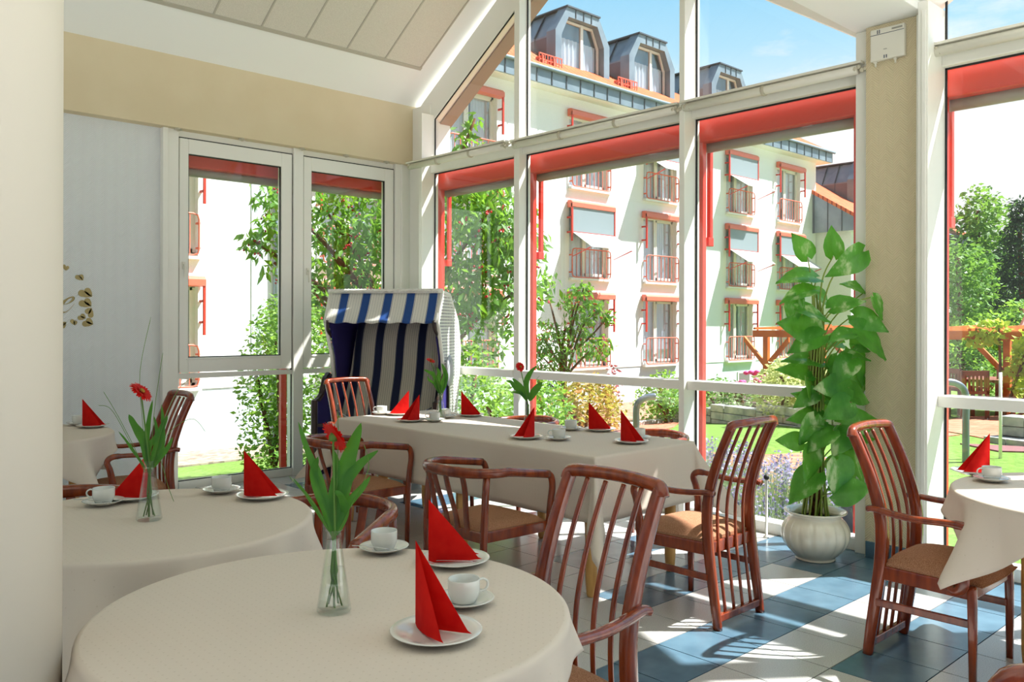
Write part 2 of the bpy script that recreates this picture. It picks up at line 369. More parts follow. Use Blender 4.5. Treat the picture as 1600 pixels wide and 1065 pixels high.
def dup(root, loc, rot, label, group=None):
    def cp(o,par):
        c=o.copy(); COL.objects.link(c); c.parent=par
        for ch in o.children: cp(ch,c)
        return c
    c=cp(root,None); c.location=loc; c.rotation_euler=(0,0,rot); c['label']=label
    if group: c['group']=group
    return c
def smoothpath(pts, n=6):   # Catmull-Rom
    P=[Vector(p) for p in pts]; out=[]
    for i in range(len(P)-1):
        p0=P[max(i-1,0)]; p1=P[i]; p2=P[i+1]; p3=P[min(i+2,len(P)-1)]
        for k in range(n):
            t=k/n; out.append(.5*((2*p1)+(p2-p0)*t+(2*p0-5*p1+4*p2-p3)*t*t+(3*p1-p0-3*p2+p3)*t**3))
    out.append(P[-1]); return out
def leaves_np(centers, size, rng, droop=.5, aspect=.45, jitter=.3):
    """one mesh of folded leaf blades at the centres (n,3)"""
    n=len(centers); c=np.asarray(centers,float)
    a=rng.uniform(0,2*PI,n); e=rng.normal(-droop,.45,n)
    d=np.stack([np.cos(a)*np.cos(e),np.sin(a)*np.cos(e),np.sin(e)],1)
    r=rng.normal(size=(n,3)); s=np.cross(d,r); s/=np.linalg.norm(s,axis=1)[:,None]; u=np.cross(s,d)
    L=(size*rng.uniform(1-jitter,1+jitter,n))[:,None]
    w=L*aspect
    p0=c; p1=c+d*L*.45+s*w*.5+u*w*.15; p2=c+d*L+u*(-.12)*L; p3=c+d*L*.45-s*w*.5+u*w*.15; pm=c+d*L*.5
    v=np.stack([p0,p1,p2,p3,pm],1).reshape(-1,3)
    k=(np.arange(n)*5)[:,None]
    f=np.concatenate([k+np.array([0,1,4]),k+np.array([1,2,4]),k+np.array([2,3,4]),k+np.array([3,0,4])],0)
    return v,f
def npmesh(name, v, f, mat):
    me=bpy.data.meshes.new(name); me.vertices.add(len(v)); me.vertices.foreach_set('co',np.asarray(v,np.float32).ravel())
    k=f.shape[1]; me.loops.add(len(f)*k); me.loops.foreach_set('vertex_index',f.astype(np.int32).ravel())
    me.polygons.add(len(f)); me.polygons.foreach_set('loop_start',np.arange(0,len(f)*k,k,dtype=np.int32))
    me.materials.append(mt[mat]); me.update(calc_edges=True); me.validate(); return me
def npobj(name, v, f, mat, parent=None):
    o=bpy.data.objects.new(name,npmesh(name,v,f,mat)); COL.objects.link(o)
    if parent is not None: o.parent=parent
    return o
# ---------------------------------------------------------------- room shell
XF, YB = 5.62, 7.67
rng0 = random.Random(7)
def build_floor():
    m=MB(); m.box((-3.2,-3.0,-.14),(5.66,YB+.1,-.004),2)
    px_,py_=.325,.343; x0,y0=3.24,2.455
    for i in range(-20,9):
        for j in range(-16,17):
            xa,ya=x0+i*px_,y0+j*py_; xb,yb=xa+px_,ya+py_
            if xa>5.55 or xb<-3.1 or ya<-2.95 or ya>YB: continue
            xb=min(xb,5.60); yb=min(yb,YB+.02)
            blue = (j==-1) or (j==1 and i>=1) or (j==0 and i>=5) or (j==-3 and i>=1) or (j==3 and 2<=i) or (j==-2 and i>=6) or (j in(12,13) and i>=2) or (j==6 and i>=4) or (j==9 and i>=3) or (j in (-6,-9) ) or (j==16 and i>3)
            g=.0028; m.box((xa+g,ya+g,-.01),(xb-g,yb-g,0),0 if blue else 1)
    struct(m.obj('floor',['tileb','tilew','grout']),'glossy floor of slate blue and pale grey square tiles','floor')
build_floor()
# back wall: wallpaper part, left of windows
struct(MB().box((-3.2,YB,0),(2.90,YB+.25,3.3)).obj('wall_back','paper_w'),'white herringbone papered back wall','wall')
struct(MB().box((-3.2,7.55,3.235),(5.70,YB+.25,3.90)).obj('wall_bulkhead','beige',bevel=.004),'beige bulkhead band above the windows','wall')
# ceilings (gable roof over the facade bays)
def slab(name,Ya,za,Yb,zb,x0,x1,th,mat):
    return struct(MB().hexa([(x0,Ya,za),(x1,Ya,za),(x1,Yb,zb),(x0,Yb,zb),(x0,Ya,za+th),(x1,Ya,za+th),(x1,Yb,zb+th),(x0,Yb,zb+th)]).obj(name,mat),None,'ceiling')
zc=lambda y: 3.87+.64*(7.55-y)
slab('ceiling_left_slope',7.60,zc(7.60),5.33,zc(5.33),-3.2,5.66,.18,'white_paint')['label']='white sloping ceiling above the bulkhead'
slab('ceiling_right_slope',2.50,3.44,5.33,zc(5.33),-3.2,5.66,.18,'white_paint')['label']='white sloping ceiling over the beige pillar'
slab('ceiling_far_slope',2.12,3.46,-.6,5.2,-3.2,5.66,.18,'white_paint')['label']='white sloping ceiling of the next bay'
slab('ceiling_near_slope',-.6,5.2,-3.0,3.7,-3.2,5.66,.18,'white_paint')['label']='white sloping ceiling behind the camera'
struct(MB().box((-3.2,2.10,3.42),(5.62,2.56,3.62)).obj('trim_beam','white_paint',bevel=.006),'white beam running inward from the pillar head','beam')
# acoustic boards in the left slope
t=thing('ceiling_panel','grey speckled acoustic boards set in the sloping ceiling','ceiling panel')
t['kind']='structure'
k=0
for i in range(-18,1):
    x1=5.345+ .443*i; x0=x1-.443
    def bp(x,y,o): return (x,y,zc(y)-o)
    m=MB(); ya,yb=7.10,5.40; g=.006
    m.hexa([bp(x0+g,ya,.010),bp(x1-g,ya,.010),bp(x1-g,yb,.010),bp(x0+g,yb,.010),bp(x0+g,ya,-.01),bp(x1-g,ya,-.01),bp(x1-g,yb,-.01),bp(x0+g,yb,-.01)])
    m.obj('board','board',t)
m=MB()
for i in range(-18,2):
    x=5.345+.443*(i)-.443 if i<1 else 5.345
    m.hexa([bp(x-.008,7.11,.017),bp(x+.008,7.11,.017),bp(x+.008,5.4,.017),bp(x-.008,5.4,.017),bp(x-.008,7.11,-.01),bp(x+.008,7.11,-.01),bp(x+.008,5.4,-.01),bp(x-.008,5.4,-.01)])
m.hexa([bp(-3.1,7.12,.018),bp(5.36,7.12,.018),bp(5.36,7.09,.018),bp(-3.1,7.09,.018),bp(-3.1,7.12,-.01),bp(5.36,7.12,-.01),bp(5.36,7.09,-.01),bp(-3.1,7.09,-.01)])
m.obj('grid_strip','gridm',t)
# pillar
m=MB(); m.box((5.45,2.15,0),(5.62,2.47,3.42)); struct(m.obj('trim_pillar','paper_b',bevel=.004),'beige herringbone papered pillar beside the potted plant','pillar')
m=MB(); m.box((5.50,2.472,0.0),(5.66,2.56,3.42)).box((5.34,2.04,0),(5.62,2.10,3.46)).box((5.44,2.10,0.0),(5.60,2.149,3.42)).box((5.33,2.05,0),(5.34,2.075,3.4)); struct(m.obj('trim_pillar_frame','wfr',bevel=.003),'white lacquered frame flanking the beige pillar','frame')
struct(MB().box((5.435,2.16,0),(5.45,2.46,.105)).obj('baseboard_pillar','tileb',bevel=.002),'blue tile skirting at the pillar foot','baseboard')
# round column at the left edge
cc=cfw*1.80+cr*((83-800)/FPX*1.80)-cr*.205
m=MB(); m.lathe([(.2,0),(.2,5.0)],64,(cc.x,cc.y,0)); struct(m.obj('trim_column','column'),'round white column at the left edge','column')

# ---- windows
def frame_bars(m, bars, mi=0):
    for a,b in bars: m.box(a,b,mi)
def handle(par, x, y, z):
    m=MB(); m.box((x-.014,y-.012,z-.035),(x+.014,y,z+.035)); m.sweep([(x,y-.03,z+.012),(x,y-.034,z-.05),(x,y-.034,z-.11)],[.018,.02,.016],[.014,.012,.01],up=(1,0,0)); m.box((x-.008,y-.034,z-.008),(x+.008,y-.01,z+.014))
    m.obj('window_handle','wpl',par,bevel=.002)
def sash_window(idx, xa, xb, ga, gb, label):
    t=struct(thing('window_%d'%idx,label,'window'))
    z0,z1=1.045,3.18
    m=MB(); y=YB+.01  # fixed outer frame
    m.box((xa,y-.02,z0-.045),(xb,y+.06,z0)); m.box((xa,y-.02,z1),(xb,y+.06,z1+.06))
    m.obj('window_frame','wfr',t,bevel=.003)
    m=MB(); a,b=xa+.012,xb-.012; m.box((a,y-.045,z0+.012),(ga,y+.03,z1-.012)); m.box((gb,y-.045,z0+.012),(b,y+.03,z1-.012)); m.box((ga,y-.045,z0+.012),(gb,y+.03,1.19)); m.box((ga,y-.045,3.035),(gb,y+.03,z1-.012))
    m.box((ga-.02,y-.052,1.17),(gb+.02,y-.044,1.178)); 
    m.obj('sash','wfr',t,bevel=.005)
    m=MB(); q=.008
    m.box((ga,y-.03,1.19),(ga+q,y-.01,3.035)).box((gb-q,y-.03,1.19),(gb,y-.01,3.035)).box((ga,y-.03,1.19),(gb,y-.01,1.19+q)).box((ga,y-.03,3.035-q),(gb,y-.01,3.035))
    m.box((b,y-.03,z0),(b+.011,y-.01,z1)).box((a,y-.03,z1-.011),(b,y-.01,z1-.001)); m.obj('gasket','gasket',t)
    MB().box((ga,y-.02,1.19),(gb,y-.014,3.035)).obj('pane','pane',t)
    handle(t,ga-.045,y-.045,2.02)
sash_window(1,3.045,4.185,3.14,4.06,'tall white window beside the papered wall, left of the two sashes')
sash_window(2,4.290,5.40,4.39,5.28,'tall white window behind the striped beach chair')
for idx,(xa,xb,lb) in enumerate([(3.06,4.185,'low fixed pane under the left sash window'),(4.29,5.39,'low fixed pane behind the beach chair')]):
    t=struct(thing('window_%d'%(3+idx),lb,'window'))
    m=MB(); m.box((xa,YB-.03,0),(xb,YB+.06,.075)); m.obj('window_frame','wfr',t,bevel=.003)
    MB().box((xa,YB,.075),(xb,YB+.006,1.0)).obj('pane','pane',t)
    MB().box((xa,YB-.012,.075),(xb,YB-.002,.083)).box((xb-.008,YB-.012,.075),(xb,YB-.002,1.0)).obj('gasket','gasket',t)
m=MB(); y0,y1=YB-.05,YB+.08
m.box((2.90,y0,0),(3.045,y1,3.235)).box((2.90,y0-.015,0),(2.945,y0,3.235)).box((4.185,y0,0),(4.29,y1,3.235)).box((5.40,y0,0),(5.62,y1,3.235)).box((5.47,y0-.02,0),(5.50,y0,3.235)); struct(m.obj('trim_back_posts','wfr',bevel=.003),'white window posts of the back wall','window post')
# facade
def fbay(idx, ya, yb, label, ceil=None):   # ya<yb
    t=struct(thing('window_%d'%idx,label,'window'))
    m=MB(); m.box((5.50,ya,.995),(5.64,yb,1.065)); m.box((5.555,ya,3.10),(5.66,yb,3.20)); m.box((5.545,ya,0),(5.68,yb,.08)); m.obj('window_frame','wfr',t,bevel=.004)
    MB().box((XF,ya,.08),(XF+.008,yb,.995)).obj('pane','pane',t)
    MB().box((XF,ya,1.065),(XF+.008,yb,3.10)).obj('pane','pane',t)
    if ceil:
        p=[(XF,ya,3.20),(XF,yb,3.20)]+[(XF,y,z) for y,z in ceil]
        MB().prism(p,(.008,0,0)).obj('pane','pane',t)
    g=MB(); g.box((XF-.012,yb-.012,.08),(XF-.002,yb,.995)).box((XF-.012,yb-.012,1.065),(XF-.002,yb,3.10)).box((XF-.012,ya,3.088),(XF-.002,yb,3.10))
    g.box((XF-.012,yb-.012,3.2),(XF-.002,yb,(max(z for y,z in ceil if y>yb-.01) if ceil else 3.9))); g.obj('gasket','gasket',t)
gz=lambda y: 3.676+.662*(7.204-y)     # glass edge under the left rafter
gr=lambda y: 3.40+.65*(y-2.56)        # glass edge under the right rafter
fbay(5,5.86,7.20,'far facade bay beside the beach chair',[(7.20,gz(7.20)),(5.86,gz(5.86))])
fbay(6,3.94,5.79,'second facade bay behind the long table',[(5.79,min(gz(5.79),gr(5.79))),(5.2,gz(5.2)),(3.94,gr(3.94))])
fbay(7,2.56,3.89,'facade bay behind the potted plant',[(3.89,gr(3.89)),(2.56,gr(2.56))])
fbay(8,.35,2.04,'facade bay right of the pillar',[(2.04,3.56),(.35,4.5)])
fbay(9,-1.6,.25,'facade bay beside the camera',[(.25,4.5),(-1.6,4.4)])
m=MB()
m.box((5.44,7.20,0),(5.66,7.25,3.72)).box((5.58,7.25,0),(5.66,7.60,3.85))
m.box((5.51,5.79,0),(5.66,5.86,gz(5.86))).box((5.46,3.89,0),(5.66,3.94,gr(3.9)+.05)).box((5.46,.25,0),(5.66,.35,4.6))
struct(m.obj('trim_facade_posts','wfr',bevel=.003),'white vertical posts dividing the glass facade','facade post')
m=MB()
def rafter(y0,y1,f,th,x0=5.60,x1=5.70):
    m.hexa([(x0,y0,f(y0)),(x1,y0,f(y0)),(x1,y1,f(y1)),(x0,y1,f(y1)),(x0,y0,f(y0)+th),(x1,y0,f(y0)+th),(x1,y1,f(y1)+th),(x0,y1,f(y1)+th)])
rafter(5.33,7.56,gz,.34); rafter(2.50,5.33,gr,.2)
struct(m.obj('trim_gable_rafters','wfr',bevel=.004),'white sloping gable frame under the ceiling','gable frame')
m=MB()
for y0,y1,f,o in ((5.33,7.204,gz,-.012),):
    x0,x1=XF-.012,XF-.002
    m.hexa([(x0,y0,f(y0)+o),(x1,y0,f(y0)+o),(x1,y1,f(y1)+o),(x0,y1,f(y1)+o),(x0,y0,f(y0)),(x1,y0,f(y0)),(x1,y1,f(y1)),(x0,y1,f(y1))])
struct(m.obj('trim_gable_gasket','gasket'),'black seal along the sloping glass edge','seal')
# outside roof overhang
m=MB()
def ov(y0,y1,f):
    m.hexa([(5.70,y0,f(y0)-.02),(5.86,y0,f(y0)-.02),(5.86,y1,f(y1)-.02),(5.70,y1,f(y1)-.02),(5.70,y0,f(y0)+.3),(5.86,y0,f(y0)+.3),(5.86,y1,f(y1)+.3),(5.70,y1,f(y1)+.3)])
ov(5.33,7.45,gz)
brown=simple('brown_soffit',(150,128,116),.8)
struct(m.obj('trim_roof_overhang',brown),'brown underside of the gable roof overhang outside','roof overhang')
struct(MB().box((5.67,7.22,3.2),(5.84,7.40,3.66)).obj('trim_gable_cheek','wfr',bevel=.004),'pale side cheek outside the top corner','cheek')
# small blind hooks under the bulkhead
for i,(x,lb) in enumerate([(3.02,'left end'),(3.62,'above the left sash'),(4.25,'above the mullion'),(4.75,'above the right sash'),(5.25,'near the corner')]):
    m=MB(); m.lathe([(.022,0),(.026,-.004),(.02,-.012),(.006,-.016)],16,(x,7.572,3.235)); m.tube([(x-.035,7.572,3.226),(x,7.572,3.212),(x+.035,7.572,3.224)],.006,6)
    tag(m.obj('curtain_hook','dirty'),'small tarnished hook fitting under the beige bulkhead, '+lb,'hook','hooks under the bulkhead')
# curtain rails on the upper transom
def rail(ya,yb,lb,x=5.42):
    t=thing('blind_rail',lb,'blind rail',(0,0,0),0,'blind rails on the upper transom')
    m=MB(); z=3.17; m.sweep([(x,ya+.03,z),(x,yb-.03,z)],.062,.062,up=(0,0,1),n=16,e=2); m.obj('tube','wpl',t)
    m=MB(); m.box((x-.03,ya,3.205),(x+.10,yb,3.222)); m.obj('track','wpl',t,bevel=.002)
    for k in range(1,3 if yb-ya>1.5 else 2):
        m=MB(); yy=ya+(yb-ya)*k/(3 if yb-ya>1.5 else 2); m.sweep([(x,yy-.012,z),(x,yy+.012,z)],.078,.078,up=(0,0,1),n=12,e=2)
        m.obj('bracket','dirty',t)
    for yy in (ya+.04,yb-.05):
        m=MB()
        for q in range(5): m.sphere((x-.02+.004*q,yy-.02*q,3.17+.014*math.sin(q*2)),.016,8,5)
        m.obj('end_bracket','dirty',t)
rail(5.87,7.42,'white roller blind rail in the far facade bay'); rail(3.95,5.85,'white roller blind rail above the long table',5.47)
rail(2.5,3.93,'white roller blind rail above the potted plant',5.47); rail(.36,2.10,'white roller blind rail right of the pillar',5.46)
# thermostat box on pillar
t=thing('control_box','beige plastic control box high on the pillar','control box',(5.449,2.318,3.29))
m=MB(); m.box((-.035,-.108,-.108),(0,.108,.095)); m.obj('housing','wpl',t,bevel=.006)
for a,b,nm,mm in [((-.037,-.106,.055),(-.0355,.106,.058),'groove','darkg'),((-.0375,.045,.062),(-.0352,.05,.085),'slot','darkg'),((-.0375,.058,.062),(-.0352,.063,.085),'slot','darkg'),((-.0375,.0,-.100),(-.0352,.006,-.08),'slot','darkg'),((-.0375,.014,-.100),(-.0352,.02,-.08),'slot','darkg'),((-.0375,-.095,.07),(-.0352,-.03,.08),'marking','greym'),((-.037,.0,-.045),(-.0355,.022,-.041),'marking','greym')]: MB().box(a,b).obj(nm,mm,t)
for y_ in (-.046,.079): MB().box((-.024,y_-.004,-.14),(-.012,y_+.004,-.108)).box((-.026,y_-.01,-.118),(-.01,y_+.01,-.109)).obj('clip','wpl',t)
# white stand pole by the facade
t=thing('window_pole','thin white floor pole standing at the glass by the high chair','pole',(5.42,3.16,0))
MB().lathe([(.02,0),(.02,.012),(.009,.016),(.009,.40),(.012,.41)],16).obj('pole','wfr',t)
m=MB(); m.sphere((0,0,.425),.02,10,8); m.obj('knob','gasket',t)

# ---------------------------------------------------------------- awnings outside the glazing
def awning(ya,yb,lb,axis='x',x0=5.74):
    t=thing('exterior_awning',lb,'awning',(0,0,0),0,'red exterior awnings')
    def B(m,a,b):
        (xa,p,za),(xb,q,zb)=a,b
        if axis=='x': m.box((xa,p,za),(xb,q,zb))
        else: m.box((p,xa,za),(q,xb,zb))
    m=MB(); 
    pr=[(0,.0),(0,.22),(.05,.25),(.17,.25),(.22,.2),(.22,.08),(.16,0)]
    if axis=='x': m.prism([(x0+a,ya,2.95+b) for a,b in pr],(0,yb-ya,0))
    else: m.prism([(ya,x0+a,2.95+b) for a,b in pr],(yb-ya,0,0))
    m.obj('cassette','redm',t,bevel=.01)
    m=MB(); c=x0+.12
    P=[(c,ya+.05,2.925),(c,yb-.05,2.925)] if axis=='x' else [(ya+.05,c,2.925),(yb-.05,c,2.925)]
    m.sweep(P,.085,.085,up=(0,0,1),n=16,e=2); m.obj('fabric_roll','greym',t)
    for yy in (ya+.015,yb-.075):
        m=MB(); B(m,(x0+.02,yy,.05),(x0+.07,yy+.06,2.98)); m.obj('guide_rail','redm',t,bevel=.004)
        if axis=='y': continue
        m=MB(); B(m,(x0+.13,yy+.005,2.15),(x0+.17,yy+.04,2.95)); B(m,(x0+.10,yy-.002,2.13),(x0+.17,yy+.05,2.2)); m.obj('arm','redm',t,bevel=.004)
awning(5.95,7.35,'red awning box outside the far facade bay')
awning(4.02,5.93,'red awning box outside the bay behind the long table')
awning(2.62,4.00,'red awning box outside the bay by the plant')
awning(.40,2.16,'red awning box outside the bay right of the pillar')
awning(2.96,4.245,'red awning box outside the left sash window','y',7.82)
awning(4.30,5.62,'red awning box outside the window behind the beach chair','y',7.82)

# ---------------------------------------------------------------- wall sticker
def sticker():
    t=thing('wall_decal','ochre script and paired leaf wall decal by the column','wall decal')
    yy=YB-.004
    def P(x,y): p=atY(80+x/8.19,400+y/8.19,YB); return (p.x,p.z)
    def leafpair(m, a, tip, b):   # two teardrops given body centre, meeting at tip
        for c,r in (a,b):
            cx,cz=P(*c); tx,tz=P(*tip); d=Vector((tx-cx,tz-cz)); L=d.length; d.normalize(); n=Vector((-d.y,d.x)); R=r/8.19*.0056
            pts=[]
            for k in range(14):
                th=PI*.5+PI*k/13; pts.append((cx+d.x*R*math.cos(th)+n.x*R*math.sin(th),cz+d.y*R*math.cos(th)+n.y*R*math.sin(th)))
            pts.append((cx+d.x*L*.5-n.x*R*.75,cz+d.y*L*.5-n.y*R*.75)); pts.append((tx,tz)); pts.append((cx+d.x*L*.5+n.x*R*.75,cz+d.y*L*.5+n.y*R*.75))
            m.prism([(x,yy,z) for x,z in pts],(0,.003,0))
    for a,t_,b in [(((163,128),20),(185,185),((208,145),19)),(((335,268),27),(408,310),((385,258),24)),(((392,475),42),(522,520),((465,445),38)),
        (((395,605),40),(512,642),((462,578),38)),(((468,705),34),(512,660),((505,755),32)),(((368,790),28),(440,795),((402,762),26)),
        (((435,865),36),(536,872),((480,825),34)),(((268,832),24),(300,885),((308,848),22)),(((90,775),24),(138,765),((82,825),24)),(((150,865),22),(192,842),((155,900),22))]:
        m=MB(); leafpair(m,a,t_,b); m.obj('leaf_motif','gold',t)
    def stroke(pts,w):
        q=smoothpath([(P(x,y)[0],yy+.001,P(x,y)[1]) for x,y in pts],6); n=len(q); ww=[]
        for i in range(n):
            u=i/(n-1)*(len(w)-1); k=min(int(u),len(w)-2); ww.append((w[k]+(w[k+1]-w[k])*(u-k))/8.19*.0080)
        m=MB(); m.sweep(q,.003,[x for x in ww],up=(0,1,0),n=6,e=2); m.obj('letter','gold',t)
    stroke([(165,618),(225,600),(275,560),(285,532),(262,525),(205,548),(140,610),(115,670),(135,710),(180,716),(235,680),(298,605)],[3,8,18,20,10,14,26,26,16,8,4,2])
    stroke([(-20,618),(40,600),(90,560),(100,535),(78,525),(20,548),(-45,610),(-70,670),(-50,710),(-5,716),(50,680),(112,605)],[3,8,18,20,10,14,26,26,16,8,4,2])
    stroke([(-150,690),(-120,560),(-20,470),(40,390),(52,350),(35,338),(0,370),(-80,520),(-160,640),(-165,690),(-140,716),(-90,690),(-70,670)],[3,6,10,16,18,8,10,16,22,18,12,6,3])
sticker()
# ---------------------------------------------------------------- furniture
ZT=.785
def rz(fx,fy): return math.atan2(fy,fx)-PI/2     # local +y faces (fx,fy)
def high_chair(label):
    t=thing('high_back_armchair',label,'chair',group=None)
    st=[(-.235,0),(-.222,.10),(-.20,.25),(-.180,.40),(-.172,.52),(-.176,.62),(-.198,.72),(-.238,.84),(-.285,.95),(-.312,1.005)]
    prof=smoothpath([(0,y,z) for y,z in st],4)
    def yat(z):
        for a,b in zip(prof,prof[1:]):
            if a.z<=z<=b.z: return a.y+(b.y-a.y)*(z-a.z)/(b.z-a.z)
        return prof[-1].y
    for s in (-1,1):
        m=MB(); n=len(prof)
        m.sweep([(s*.195,p.y,p.z) for p in prof],[.034+.008*math.sin(PI*p.z) for p in prof],[.046+.010*math.sin(PI*min(1,p.z/.9)) for p in prof],up=(1,0,0),n=12,e=3)
        m.obj('leg','wood',t)
        m=MB(); m.sweep([(s*.232,.222,0),(s*.232,.222,.2),(s*.230,.218,.40),(s*.230,.216,.415)],[.028,.034,.038,.036],[.028,.034,.038,.036],up=(1,0,0),n=12,e=3.2)
        m.obj('leg','wood',t)
        # arm: post + rail in one sweep
        path=smoothpath([(s*.238,.135,.395),(s*.252,.165,.388),(s*.262,.195,.42),(s*.266,.198,.50),(s*.268,.215,.585),(s*.268,.232,.635),(s*.267,.205,.665),(s*.262,.13,.668),(s*.250,0,.660),(s*.236,-.10,.663),(s*.222,-.19,.672),(s*.222,-.225,.668)],5)
        k=len(path); ww=[];dd=[]
        for i,p in enumerate(path):
            u=i/(k-1); 
            ww.append(.034 if u<.1 else .032+.012*max(0,(u-.5)/.5) ); dd.append(.036+.012*math.exp(-((u-.2)/.12)**2) - (.006 if u>.6 else 0))
        m=MB(); m.sweep(path,ww,dd,up=(1,0,0),n=12,e=2.4); m.obj('armrest','wood',t)
        m=MB(); m.box((s*.205,-.19,.235),(s*.222,.215,.268)); m.obj('stretcher','wood',t,bevel=.004)
    # top rail, curved back slightly
    yt=yat(1.0)
    m=MB(); P=smoothpath([(-.210,yt+.004,.985),(-.190,yt-.002,1.012),(-.10,yt-.018,1.018),(0,yt-.024,1.020),(.10,yt-.018,1.018),(.190,yt-.002,1.012),(.210,yt+.004,.985)],5)
    m.sweep(P,.040,.040,up=(0,.25,1),n=12,e=3); m.obj('top_rail','wood',t)
    for i in range(4):
        x=-.117+i*.078; c=-.014*(1-(x/.19)**2)
        pts=[p for p in prof if .05<=p.z<=1.0]
        m=MB(); m.sweep([(x,p.y+c*(min(1,p.z/.6)) ,p.z) for p in pts],.017,.015,up=(1,0,0),n=8,e=3); m.obj('back_slat','wood',t)
    m=MB(); yb=yat(.05); m.box((-.185,yb-.014,.034),(.185,yb+.014,.072)); m.obj('bottom_rail','wood',t,bevel=.005)
    m=MB(); m.hexa([(-.205,-.185,.355),(.205,-.185,.355),(.235,.225,.355),(-.235,.225,.355),(-.205,-.185,.418),(.205,-.185,.418),(.235,.225,.418),(-.235,.225,.418)]); m.obj('seat_frame','wood',t,bevel=.006)
    m=MB()
    def cush(u,v,top):
        a=2*u-1; b=2*v-1; hw=.196+.034*v; x=a*hw; y=-.165+.42*v+ (.012*(1-a*a) if v>.5 else 0)
        e=(1-abs(a)**5)*(1-abs(b)**5); z=.420+.012+.042*(e**.45)+.010*(1-a*a)*(1-b*b) if top else .418
        return (x,y,z - (.018*max(0,b)**3 if top else 0))
    m.grid(lambda u,v:cush(u,v,True),16,16); m.grid(lambda u,v:cush(1-u,v,False),16,16)
    for fn in (lambda u,v:(0,0,0),): pass
    m.grid(lambda u,v:(lambda A,B:(A[0],A[1],A[2]*v+B[2]*(1-v)))(cush(u,0,True),cush(u,0,False)),16,1)
    m.grid(lambda u,v:(lambda A,B:(A[0],A[1],A[2]*v+B[2]*(1-v)))(cush(1-u,1,True),cush(1-u,1,False)),16,1)
    m.grid(lambda u,v:(lambda A,B:(A[0],A[1],A[2]*v+B[2]*(1-v)))(cush(1,u,True),cush(1,u,False)),16,1)
    m.grid(lambda u,v:(lambda A,B:(A[0],A[1],A[2]*v+B[2]*(1-v)))(cush(0,1-u,True),cush(0,1-u,False)),16,1)
    m.obj('seat','seat',t)
    return t
def low_chair(label):
    t=thing('low_back_armchair',label,'chair')
    # horseshoe rail: centre line
    def rl(u):  # u -1..1
        a=abs(u); s=1 if u>0 else -1
        if a<.5:
            th=a/.5*PI/2; return (s*.275*math.sin(th)**.9, -.06-.245*math.cos(th), .728-.010*math.sin(th))
        q=(a-.5)/.5; return (s*(.275+.004*q), -.06+.30*q, .718-.045*q)
    P=[rl(-1+2*i/40) for i in range(41)]
    def endp(s): return smoothpath([P[-1] if s>0 else P[0],(s*.279,.262,.655),(s*.277,.274,.60),(s*.273,.262,.50),(s*.272,.255,.415)],5)
    m=MB(); path=[Vector(p) for p in P]
    n=len(path); W_=[]; D_=[]
    for i in range(n):
        a=abs(-1+2*i/(n-1)); W_.append(.060-.014*min(1,a/.6)); D_.append(.046-.002*a)
    m.sweep(path,W_,D_,up=(0,0,1),n=12,e=2.6); m.obj('back_rail','wood',t)
    for s in (-1,1):
        m=MB(); q=endp(s); q+= [Vector((s*.27,.252,.3)),Vector((s*.268,.25,.15)),Vector((s*.266,.248,0))]
        m.sweep(q,[.034]*(len(q)-3)+[.034,.032,.028],[.036]*(len(q)-3)+[.036,.034,.028],up=(1,0,0),n=12,e=2.6); m.obj('leg','wood',t)
        m=MB(); m.sweep([(s*.235,-.205,0),(s*.240,-.205,.2),(s*.243,-.20,.42),(s*.243,-.19,.60),(s*.243,-.178,.705)],[.028,.032,.036,.034,.030],[.028,.034,.040,.036,.030],up=(1,0,0),n=12,e=2.6); m.obj('leg','wood',t)
    for i in range(4):
        x=-.15+.10*i; u=math.asin(min(1,abs(x/.275)**(1/.9)))/(PI/2)*.5; p=rl(math.copysign(u,x))
        m=MB(); m.sweep(smoothpath([(x*.82,-.205,.37),(x*.86,-.225,.48),(x*.95,p[1]+.025,.62),(p[0],p[1],.705)],5),.040,.013,up=(1,0,0),n=10,e=3.5); m.obj('back_slat','wood',t)
    m=MB(); m.hexa([(-.245,-.215,.355),(.245,-.215,.355),(.27,.262,.355),(-.27,.262,.355),(-.245,-.215,.412),(.245,-.215,.412),(.27,.262,.412),(-.27,.262,.412)]); m.obj('seat_frame','wood',t,bevel=.006)
    m=MB()
    def c(u,v):
        a=2*u-1;b=2*v-1; hw=.222+.026*v; e=(1-abs(a)**6)*(1-abs(b)**6); return (a*hw,-.195+.445*v,.412+.034*(e**.45))
    m.grid(c,16,16); m.obj('seat','seat',t,solid=.0)
    return t
H='dark cherry wood high back armchair '
hc=high_chair(H+'beside the long table end, facing away from the pillar'); hc.location=(3.80,2.60,0); hc.rotation_euler=(0,0,rz(0,1))
G='high back slatted armchairs'
hc['group']=G
hc['label']='high back armchair at the near end of the long table, slatted back towards us'
dup(hc,(4.045,1.495,0),rz(0,-1),'high back armchair in front of the potted plant, seat half under the right table cloth',G)
dup(hc,(1.775,1.775,0),rz(-1,.06),'high back armchair nearest the camera, right of the front round table',G)
dup(hc,(2.03,5.83,0),rz(-1,.05),'high back armchair by the left window, facing the far round table',G)
dup(hc,(3.985,6.02,0),rz(0,-1),'high back armchair at the far head of the long table before the beach chair',G)
LG='low horseshoe back armchairs'
lc=low_chair('low armchair at the near side of the long table, closer to the front'); lc.location=(3.13,3.58,0); lc.rotation_euler=(0,0,rz(1,.0)); lc['group']=LG
dup(lc,(3.155,4.93,0),rz(1,.04),'low armchair at the near side of the long table, closer to the beach chair',LG)
dup(lc,(1.80,3.065,0),rz(-.86,-.50),'low round backed armchair between the two front round tables',LG)
dup(lc,(4.64,4.88,0),rz(-1,0),'low armchair behind the long table, further one, only its rail showing',LG)
dup(lc,(4.64,3.66,0),rz(-1,0),'low armchair behind the long table, nearer one, only its rail showing',LG)
